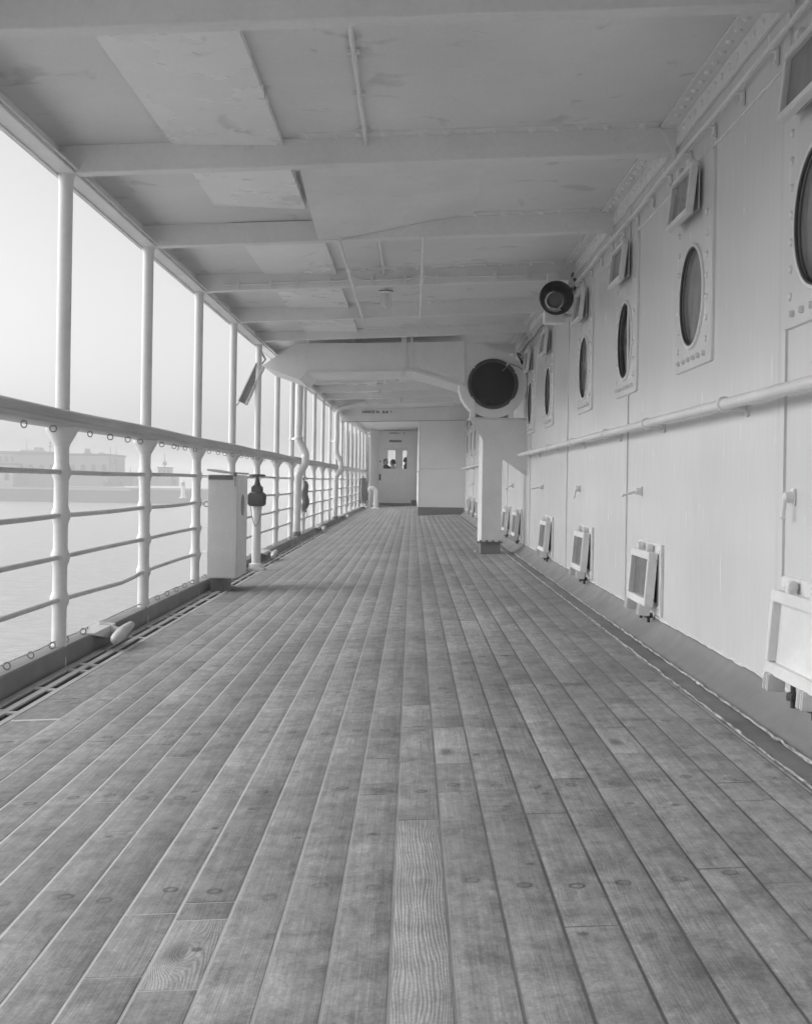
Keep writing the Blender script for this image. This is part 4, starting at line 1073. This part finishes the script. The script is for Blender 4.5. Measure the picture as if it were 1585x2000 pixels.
for y, lab in ((17.6, 'small far glass lamp seen just below the duct'), (22.8, 'tiny far glass lamp above the lettered header'), (29.3, 'tiny glass lamp beyond the lettered header')):
    o = copy_tree(l0, None, (-0.245, y, ZS(-0.245, y))); o['label'] = lab
def conduit(pts, r, label, clips=(), mat='beam', name='ceiling_conduit'):
    mid = Vector(pts[len(pts) // 2]); t = empty(name, mid, label, 'conduit', 'pipes under the ceiling')
    m = MB(); m.tube(pts, r, 10); part(m, 'pipe', M[mat], t)
    for c_ in clips:
        m = MB(); m.box(c_[0], c_[1], None, 0.002); part(m, 'clip', M[mat], t)
    return t
def zsl(y, x=-0.245, d=0.014): return ZS(x, y) - d
conduit([(-0.245, y, zsl(y)) for y in (2.3, 3.0, 3.9, 5.5)] + [(-0.245, 5.66, zsl(5.66) - 0.008), (-0.245, 5.745, zsl(5.7) - 0.03)], 0.010, 'thin conduit along the ceiling between the two nearest beams',
        [((-0.245, y, zsl(y) + 0.002), (0.05, 0.02, 0.016)) for y in (4.05, 4.6, 5.1, 5.6)])
conduit([(-0.245, y, zsl(y)) for y in (6.6, 7.3)] + [(-0.245, 7.47, zsl(7.47) - 0.01), (-0.245, 7.54, zsl(7.5) - 0.03)], 0.010, 'short conduit end at the ceiling beside the sloping panel',
        [((-0.245, 7.4, zsl(7.4) + 0.002), (0.05, 0.02, 0.016))])
conduit([(-0.245, y, zsl(y)) for y in (7.66, 8.5, 9.1)] + [(-0.245, 9.26, zsl(9.3) - 0.01), (-0.245, 9.335, zsl(9.3) - 0.03)], 0.010, 'thin conduit along the ceiling running up to the beam with the cable',
        [((-0.245, 9.2, zsl(9.2) + 0.002), (0.05, 0.02, 0.016))])
conduit([(-0.47, y, ZB(-0.47, y) - 0.012) for y in (7.45, 8.5, 9.35, 11.25)], 0.011, 'thin white rod slung under the beams, left of the nearest lamp', name='ceiling_rod')
conduit([(0.045, y, ZB(0.045, y) - 0.012) for y in (7.45, 8.5, 9.35, 11.25)], 0.011, 'thin white rod slung under the beams, right of the nearest lamp', name='ceiling_rod')
conduit([(-0.42, y, ZB(-0.42, y) - 0.012) for y in (15.9, 18.4)], 0.011, 'short far white rod under the beams left of the far lamps', name='ceiling_rod')
conduit([(0.20, y, ZB(0.2, y) - 0.012) for y in (15.9, 18.4)], 0.011, 'short far white rod under the beams right of the far lamps', name='ceiling_rod')
y3 = frame(3) - 0.018; pts = []; xx = -1.45
while xx <= 1.07:
    dip = 0.0
    for xr in (-0.47, 0.045): dip += 0.028 * math.exp(-((xx - xr) / 0.05) ** 2)
    pts.append((xx, y3 - 0.012 * (dip / 0.028), ZB(xx, y3) + 0.045 + dip * 0.9 + 0.003 * math.sin(xx * 6))); xx += 0.03
pts += [(1.10, y3, ZB(1.1, y3) + 0.055), (1.135, y3, ZB(1.1, y3) + 0.09), (1.15, y3, ZB(1.1, y3) + 0.118)]
conduit(pts, 0.0075, 'painted electric cable clipped along the face of the fourth beam',
        [((x, y3 - 0.002, ZB(x, y3) + 0.045), (0.026, 0.022, 0.07)) for x in (-1.35, -1.1, -0.9, -0.66, -0.33, -0.08, 0.16, 0.37, 0.6, 0.84)], name='ceiling_cable')

# ------------------------------------------------------------------ far bulkhead, door and what stands behind it
BY = 28.5; bh = empty('far_bulkhead', (0.7, BY, ZD(0.7, BY)), 'plain white bulkhead at the far right with a grey foot', 'bulkhead')
XB = at(817, 930, BY).x
mb = MB(); mb.box(((XB + 1.40) / 2, BY + 5.5, 0.45), (1.40 - XB, 11.0, 2.56)); part(mb, 'plate', M['bright'], bh)
zf = ZD(0.6, BY); mb = MB(); mb.box(((XB + 1.2) / 2 - 0.004, BY + 5.49, zf + 0.075), (1.2 - XB + 0.006, 11.0, 0.20)); part(mb, 'foot_band', M['band'], bh)
mb = MB(); mb.tube([(XB + 0.02, BY - 0.004, 0.285 + S(BY)), (1.2, BY - 0.004, 0.30 + S(BY))], 0.008, 8); part(mb, 'batten', M['white'], bh)
mb = MB(); mb.tube([(XB + 0.003, BY + 0.002, zf + 0.18), (XB + 0.003, BY + 0.002, 1.6)], 0.010, 8); part(mb, 'corner_bar', M['post'], bh)
mb = MB(); mb.tube([(XB - 0.06, BY + 0.1, 0.26), (XB, BY + 0.1, 0.26)], 0.02, 8); part(mb, 'rail_end', M['post'], bh)

EY = 39.5
def dd(px, py, Y=EY): return at(px, py, Y)
eb = empty('end_bulkhead', (-0.5, EY, ZD(-0.5, EY)), 'white end wall with a windowed door, lettered top and a dark plate', 'bulkhead')
xl, xr_ = dd(738, 930).x, 0.32; zt = ZS(-0.5, EY) - 0.004; zb_ = ZD(-0.6, EY)
dx0, dx1 = dd(740.5, 930).x, dd(802.5, 930).x; dz1 = dd(770, 866).z
mb = MB(); mb.box(((xl + dx0) / 2, EY + 0.05, (zt + zb_) / 2), (dx0 - xl, 0.1, zt - zb_)); mb.box(((dx1 + xr_) / 2, EY + 0.05, (zt + zb_) / 2), (xr_ - dx1, 0.1, zt - zb_)); mb.box(((dx0 + dx1) / 2, EY + 0.05, (zt + dz1) / 2), (dx1 - dx0, 0.1, zt - dz1)); part(mb, 'plate', M['bright'], eb)
mb = MB(); mb.box(((xl + xr_) / 2, EY - 0.015, zt - 0.012), (xr_ - xl + 0.6, 0.03, 0.02)); part(mb, 'top_trim', M['mid'], eb)
p0, p1_ = dd(760, 863.5), dd(784, 859.8); mb = MB(); mb.box(((p0.x + p1_.x) / 2, EY - 0.006, (p0.z + p1_.z) / 2), (p1_.x - p0.x, 0.012, p1_.z - p0.z)); part(mb, 'plaque', M['mid'], eb)
pt = dd(761, 847.0); lettering(eb, 'LANCE N. 6   8', 0.060, (pt.x, EY - 0.002, pt.z), 1.20)
mb = MB(); mb.box(((dx1 + xr_) / 2 + 0.0, EY - 0.01, zb_ + 0.10), (xr_ - dx1 - 0.02, 0.03, 0.20)); part(mb, 'foot_band', M['band'], eb)
# side screen between the railing and the end wall
sx0 = dd(720.5, 930, 38.3).x
mb = MB(); mb.loft([[(x, y, ZD(x, y) - 0.02), (x + 0.03, y, ZD(x, y) - 0.02), (x + 0.03, y, ZS(x, y) - 0.004), (x, y, ZS(x, y) - 0.004)] for x, y in ((sx0, 38.3), (xl - 0.02, EY + 0.02))])
tag(mb.build('side_screen', M['bright']), 'narrow white side screen slanting from the railing end to the far wall', 'screen')
# door
dr = bpy.data.objects.new('door', None); sc.collection.objects.link(dr); dr.location = ((dx0 + dx1) / 2, EY, zb_)
w0, w1 = dd(748, 915.3), dd(794.5, 874.5)
zb2 = zb_ + 0.10
def dbox(x0, x1, z0, z1, y=EY + 0.03, th=0.045): m = MB(); m.box(((x0 + x1) / 2, y, (z0 + z1) / 2), (x1 - x0, th, z1 - z0), None, 0.004); return m
mb = MB()
for (a0, a1, b0, b1) in ((dx0 + 0.006, w0.x, zb2, dz1 - 0.006), (w1.x, dx1 - 0.006, zb2, dz1 - 0.006), (w0.x + 0.001, w1.x - 0.001, w1.z, dz1 - 0.006), (w0.x + 0.001, w1.x - 0.001, zb2, w0.z)):
    mb.box(((a0 + a1) / 2, EY + 0.03, (b0 + b1) / 2), (a1 - a0, 0.045, b1 - b0))
part(mb, 'door_leaf', M['bright'], dr)
q0, q1 = dd(747, 978), dd(794, 925)
mb = MB()
for (a0, a1, b0, b1) in ((q0.x, q1.x, q1.z - 0.015, q1.z), (q0.x, q1.x, q0.z, q0.z + 0.015), (q0.x, q0.x + 0.015, q0.z + 0.016, q1.z - 0.016), (q1.x - 0.015, q1.x, q0.z + 0.016, q1.z - 0.016)): mb.box(((a0 + a1) / 2, EY + 0.004, (b0 + b1) / 2), (a1 - a0, 0.012, b1 - b0))
part(mb, 'panel_moulding', M['beam'], dr)
mb = MB(); mb.box(((w0.x + w1.x) / 2, EY + 0.035, (w0.z + w1.z) / 2), (w1.x - w0.x, 0.006, w1.z - w0.z)); part(mb, 'window_pane', M['clear'], dr)
mb = MB(); p = dd(741.7, 932); mb.box((p.x, EY - 0.002, p.z), (0.055, 0.03, 0.20), None, 0.004); part(mb, 'lock_plate', M['dark'], dr)
mb = MB(); p = dd(742.5, 901); mb.lathe([(0.025, 0), (0.02, 0.03)], (p.x, EY + 0.01, p.z), (0, -1, 0), 14); part(mb, 'knob', M['dark'], dr)
mb = MB(); mb.box(((dx0 + dx1) / 2, EY + 0.01, zb_ + 0.048), (dx1 - dx0, 0.07, 0.095), None, 0.004); part(mb, 'sill', M['band'], dr)
dr.parent = eb; dr.location = dr.location - eb.location
# lobby behind the door: floor, ceiling, far wall with two openings to the daylight
LB = 44.0
mb = MB()
o0, o1 = dd(756.5, 940, LB), dd(772, 879.5, LB); o2, o3 = dd(785, 940, LB), dd(803, 880, LB)
xa, xb = -2.2, 0.5; za, zc = -0.8, 1.75; zlo = -0.35
for (x0, x1, z0, z1) in ((xa, o0.x, za, zc), (o1.x, o2.x, za, zc), (o3.x, xb, za, zc), (o0.x, o1.x, o1.z, zc), (o2.x, o3.x, o3.z, zc), (o0.x, o1.x, za, zlo), (o2.x, o3.x, za, zlo)):
    mb.box(((x0 + x1) / 2, LB + 0.05, (z0 + z1) / 2), (x1 - x0, 0.1, z1 - z0))
mb.box((xa - 0.05, (LB + EY) / 2 + 0.1, 0.48), (0.1, LB - EY, 2.56)); mb.box((xb + 0.06, (LB + EY) / 2 + 0.1, 0.48), (0.1, LB - EY, 2.56)); mb.box(((xa + xb) / 2, (LB + EY) / 2 + 0.1, za - 0.05), (xb - xa, LB - EY, 0.1))
structure(mb, 'lobby', M['duct'])

def person(px, py, Y, face, jacket, label):
    """standing figure; (px, py) = top of the head in the photo"""
    hd_ = at(px, py, Y); H = hd_.z - (-0.75); base = Vector((hd_.x, Y, -0.75)); k = H / 1.72
    bm = bmesh.new(); L = {}
    J = {'pelvis': (0, 0, 0.95, 0.125), 'waist': (0, 0, 1.10, 0.115), 'chest': (0, 0, 1.30, 0.135), 'shc': (0, 0, 1.43, 0.09), 'neck': (0, 0, 1.50, 0.055), 'jaw': (0, -0.015, 1.56, 0.07), 'head': (0, -0.005, 1.63, 0.085), 'crown': (0, 0, 1.69, 0.055)}
    for s_, t in ((-1, 'l'), (1, 'r')):
        J.update({'sh' + t: (s_ * 0.17, 0, 1.40, 0.065), 'el' + t: (s_ * 0.23, 0.02, 1.13, 0.045), 'wr' + t: (s_ * 0.22, -0.06, 0.90, 0.032), 'ha' + t: (s_ * 0.215, -0.085, 0.82, 0.03),
                  'hip' + t: (s_ * 0.09, 0, 0.88, 0.095), 'kn' + t: (s_ * 0.10, -0.01, 0.50, 0.062), 'an' + t: (s_ * 0.10, 0.02, 0.09, 0.042), 'to' + t: (s_ * 0.11, -0.15, 0.04, 0.035)})
    E = [('pelvis', 'waist'), ('waist', 'chest'), ('chest', 'shc'), ('shc', 'neck'), ('neck', 'jaw'), ('jaw', 'head'), ('head', 'crown')]
    for t in 'lr': E += [('shc', 'sh' + t), ('sh' + t, 'el' + t), ('el' + t, 'wr' + t), ('wr' + t, 'ha' + t), ('pelvis', 'hip' + t), ('hip' + t, 'kn' + t), ('kn' + t, 'an' + t), ('an' + t, 'to' + t)]
    rot = rz(face); names = list(J)
    me = bpy.data.meshes.new('person'); vs = [rot @ (Vector(J[n_][:3]) * k) for n_ in names]
    me.from_pydata([tuple(v) for v in vs], [(names.index(a), names.index(b)) for a, b in E], [])
    o = bpy.data.objects.new('person', me); sc.collection.objects.link(o); o.location = base
    sk = o.modifiers.new('skin', 'SKIN'); 
    for i, n_ in enumerate(names):
        d_ = me.skin_vertices[0].data[i]; d_.radius = (J[n_][3] * k, J[n_][3] * k); d_.use_root = (n_ == 'pelvis')
    ss = o.modifiers.new('sub', 'SUBSURF'); ss.levels = 1; ss.render_levels = 1
    me.materials.append(M[jacket]); tag(o, label, 'person')
    return o, base, k, rot
def face_parts(o, base, k, rot, hairy):
    m = MB(); m.lathe([(0.004, 0.112), (0.055, 0.098), (0.085, 0.055), (0.094, 0.0), (0.088, -0.05), (0.065, -0.10), (0.03, -0.125), (0.004, -0.13)], (0, 0, 1.605), (0, 0, 1), 18, cap=False)
    m.tube([(0, -0.085, 1.62), (0, -0.118, 1.585), (0, -0.095, 1.575)], [0.008, 0.016, 0.012], 8)
    for s_ in (-1, 1): m.box((s_ * 0.095, 0.005, 1.60), (0.015, 0.035, 0.06), None, 0.005)
    m.box((0, -0.078, 1.535), (0.045, 0.02, 0.012), None, 0.004)
    hd = m.build('head', M['skin'], sharp=80); 
    h = MB(); h.lathe([(0.004, 0.128), (0.06, 0.112), (0.096, 0.065), (0.105, 0.01), (0.101, -0.06)], (0, 0.022, 1.605), (0, -0.18, 1), 18, cap=False)
    hr_ = h.build('hair', M['hair'], sharp=80)
    for q in (hd, hr_):
        q.parent = o; q.scale = (k, k, k); q.rotation_euler = (0, 0, math.atan2(rot[1][0], rot[0][0]))
for a in ((753, 896.5, 41.6, R(30), 'suit', 'dark haired person in a dark jacket seen at the left of the door window'),
          (766.5, 897.5, 42.6, R(250), 'shirt', 'person in a pale shirt behind the middle of the door window'),
          (794.0, 893.5, 41.4, R(100), 'suit', 'person in dark clothes half hidden at the right edge of the door window')):
    o, base, k, rot = person(*a); face_parts(o, base, k, rot, True)

# ------------------------------------------------------------------ harbour beyond the railing (hazy)
QY = 450.0
def qbox(mb, px0, px1, pyt, pyb, Y=QY, dep=20.0):
    a, b = at(px0, pyb, Y), at(px1, pyt, Y)
    mb.box(((a.x + b.x) / 2, Y + dep / 2, (a.z + b.z) / 2), (b.x - a.x, dep, b.z - a.z)); return mb
mb = MB(); a, b = at(-160, 949, QY), at(362, 949, QY)
mb.box(((a.x + b.x) / 2, QY + 60, (a.z - 0.2 + SEA - 1) / 2), (b.x - a.x, 120, a.z - SEA + 0.8)); structure(mb, 'quay', M['far_dark'])
mb = MB(); mb.box(((a.x + b.x) / 2 - 10, QY - 0.3, a.z - 0.2), (b.x - a.x - 20, 0.9, 0.7)); structure(mb, 'quay_edge', M['far_light'])
def building(px0, px1, pyt, pyb, Y, dep, mat, label, win=None, extra=()):
    c = at((px0 + px1) / 2, pyb, Y); t = empty('warehouse', (c.x, Y, c.z), label, 'building')
    part(qbox(MB(), px0, px1, pyt, pyb, Y, dep), 'wall', M[mat], t)
    part(qbox(MB(), px0 - 1, px1 + 1, pyt - 1.6, pyt + 0.001, Y - 0.4, dep + 0.8), 'cornice', M['far_dark'], t)
    if win:
        n_, wpx, y0, y1 = win
        for i in range(n_):
            x = px0 + (px1 - px0) * (i + 0.5) / n_
            m = qbox(MB(), x - wpx / 2, x + wpx / 2, y0, y1, Y - 0.25, 0.5)
            e_ = at(x, y0, Y - 0.25); m.lathe([(at(x + wpx / 2, y0, Y).x - e_.x, -0.24), (at(x + wpx / 2, y0, Y).x - e_.x, 0.24)], (e_.x, Y, e_.z), (0, 1, 0), 16)
            part(m, 'window', M['far_black'], t)
    for (x0, x1, ya_, yb2, nm) in extra: part(qbox(MB(), x0, x1, ya_, yb2, Y + 4, 5), nm, M[mat], t)
    return t
building(30, 213, 888, 948, QY + 12, 26, 'far', 'long hazy flat-roofed harbour warehouse with arched windows beyond the nearest post', (9, 9, 911, 926), ((166, 170, 876, 888, 'chimney'), (164, 174, 883, 888, 'roof_house'), (192, 194, 884, 888, 'chimney'), (197, 199, 884, 888, 'chimney')))
building(-160, 102, 884, 950, QY + 42, 26, 'far', 'big hazy warehouse with a rooftop house at the far left of the harbour', (22, 6, 893, 902), ((40, 83, 879, 884, 'roof_house'), (67, 79, 874, 879, 'roof_house')))
building(-150, 26, 906, 949, QY + 2, 9, 'far_light', 'low pale hazy shed in front of the far left warehouse', (7, 8, 928, 938))
building(308, 333, 914, 949, QY + 15, 5, 'far', 'small square hazy tower block with a signal mast at the pier end', (3, 4, 920, 926), ((290, 308, 926, 949, 'annex'), (333, 345, 930, 949, 'annex')))
building(216, 262, 931, 949, QY + 30, 8, 'far_light', 'low hazy quayside sheds behind the sailing ship masts', None, ((228, 236, 926, 931, 'roof_house'), (246, 250, 927, 931, 'chimney')))
def pole(px, pyt, pyb, Y, r): a_, b_ = at(px, pyb, Y), at(px, pyt, Y); return MB().tube([a_, b_], [r, r * 0.5], 8)
t = empty('signal_mast', at(322, 914, QY + 16), 'thin hazy signal mast on top of the small square tower', 'mast')
part(pole(322, 884, 914, QY + 16, 0.20), 'pole', M['far_dark'], t); mb = MB(); q_ = at(322, 905, QY + 16); mb.lathe([(0.2, -0.8), (0.9, -0.4), (0.6, 0.6), (0.15, 1.0)], q_, (0, 0, 1), 12); part(mb, 'lantern', M['far_dark'], t)
t = empty('roof_mast', at(53, 879, QY + 46), 'thin hazy flagpole on the roof of the far left warehouse', 'mast'); part(pole(53, 856, 879, QY + 46, 0.16), 'pole', M['far_dark'], t)
t = empty('roof_mast', at(99, 884, QY + 46), 'hazy roof mast with a lamp partly behind the nearest post', 'mast'); part(pole(98.5, 857, 886, QY + 46, 0.22), 'pole', M['far_dark'], t)
mb = MB()
for py in (866, 872): q_ = at(98.5, py, QY + 46); mb.lathe([(0.2, -0.5), (0.7, 0), (0.2, 0.5)], q_, (0, 0, 1), 10)
part(mb, 'lamp', M['far_dark'], t)
t = empty('sailing_ship', at(222, 946, QY + 8), 'hazy two-masted sailing ship lying behind the pier', 'ship')
a, b = at(204, 949, QY + 8), at(240, 942, QY + 8)
mb = MB(); cz = (a.z + b.z) / 2
mb.loft([[(x, QY + 8 - w_, a.z - 0.5 * 0), (x, QY + 8 + w_, a.z), (x, QY + 8 + w_ * 1.4, b.z + s_), (x, QY + 8 - w_ * 1.4, b.z + s_)] for x, w_, s_ in ((a.x, 0.2, 0.5), (a.x + 1.5, 0.9, 0.1), ((a.x + b.x) / 2, 1.2, 0), (b.x - 1.2, 0.8, 0.2), (b.x, 0.2, 0.7))]); part(mb, 'hull', M['far_dark'], t)
for px, pt_ in ((216, 874), (227.5, 872)):
    part(pole(px, pt_, 944, QY + 8, 0.22), 'mast', M['far_dark'], t)
    mb = MB()
    for py in (901, 911): mb.tube([at(px - 3, py, QY + 8), at(px + 3, py - 1, QY + 8)], 0.10, 6)
    mb.tube([at(px, pt_ + 6, QY + 8), at(px - 5, 942, QY + 8.8)], 0.05, 5); mb.tube([at(px, pt_ + 6, QY + 8), at(px + 5, 942, QY + 8.8)], 0.05, 5); part(mb, 'rigging', M['far_dark'], t)
mb = MB(); mb.tube([at(228, 903, QY + 8), at(205, 915, QY + 8)], 0.14, 6); part(mb, 'boom', M['far_dark'], t)
for px, pt_ in ((211.5, 886), (245, 918), (255, 913)):
    o = pole(px, pt_, 949, QY + 35, 0.16).build('quay_mast', M['far_dark'], None, loc=at(px, 949, QY + 35))
    tag(o, {211.5: 'thin hazy pole at the right end of the long warehouse', 245: 'short hazy pole above the quayside sheds', 255: 'hazy pole just left of the second railing post'}[px], 'mast')
c0 = at(357.5, 973, QY - 6); c1 = at(357.5, 937, QY - 6); hh = c1.z - c0.z
t = empty('harbour_beacon', c0, 'small white harbour light tower at the end of the pier', 'lighthouse')
mb = MB(); mb.lathe([(1.5, 0), (1.2, 0.3), (0.85, 0.5), (0.75, hh * 0.62), (1.0, hh * 0.64), (1.0, hh * 0.68)], c0, (0, 0, 1), 16); part(mb, 'tower', M['white'], t)
mb = MB(); mb.lathe([(0.6, hh * 0.68), (0.6, hh * 0.86)], c0, (0, 0, 1), 12); part(mb, 'lantern', M['far_dark'], t)
mb = MB(); mb.lathe([(0.85, hh * 0.86), (0.5, hh * 0.95), (0.05, hh)], c0, (0, 0, 1), 12); part(mb, 'roof', M['white'], t)
mb = MB(); mb.box((c0.x, c0.y, (c0.z + SEA) / 2 - 0.3), (4.0, 4.0, c0.z - SEA + 0.6), None, 0.2); part(mb, 'plinth_or_shade_block', M['far_dark'], t)
# small launch at the pier end
c0 = at(386, 977, QY - 20); c0.z = SEA
t = empty('motor_launch', c0, 'small hazy motor launch on the water at the pier end', 'boat')
mb = MB(); mb.loft([[(c0.x + x, c0.y - w_, SEA - 0.2), (c0.x + x, c0.y + w_, SEA - 0.2), (c0.x + x, c0.y + w_ * 1.3, SEA + 0.9 + s_), (c0.x + x, c0.y - w_ * 1.3, SEA + 0.9 + s_)] for x, w_, s_ in ((-2.6, 0.1, 0.4), (-1.6, 0.7, 0.15), (0.6, 0.9, 0), (2.2, 0.75, 0))]); part(mb, 'hull', M['far'], t)
mb = MB(); mb.box((c0.x + 0.1, c0.y, SEA + 1.7), (1.6, 1.1, 1.5), None, 0.1); part(mb, 'cabin', M['far_light'], t)
mb = MB(); mb.tube([(c0.x + 0.2, c0.y, SEA + 2.4), (c0.x + 0.2, c0.y, SEA + 4.2)], 0.06, 6); part(mb, 'mast', M['far_dark'], t)

# ------------------------------------------------------------------ haze over the harbour
mb = MB(); mb.box((-625, 650, (16.5 + SEA - 1.5) / 2), (1800, 1760, 16.5 - SEA + 1.5))
hz_m = bpy.data.materials.new('harbour_haze'); hz_m.use_nodes = True
nt = hz_m.node_tree; nt.nodes.remove(nt.nodes['Principled BSDF'])
pv_ = nt.nodes.new('ShaderNodeVolumePrincipled'); pv_.inputs['Color'].default_value = (0.97, 0.97, 0.97, 1); pv_.inputs['Density'].default_value = 0.0016; pv_.inputs['Anisotropy'].default_value = 0.0
nt.links.new(pv_.outputs[0], nt.nodes['Material Output'].inputs['Volume'])
tag(mb.build('haze', hz_m), kind='stuff')
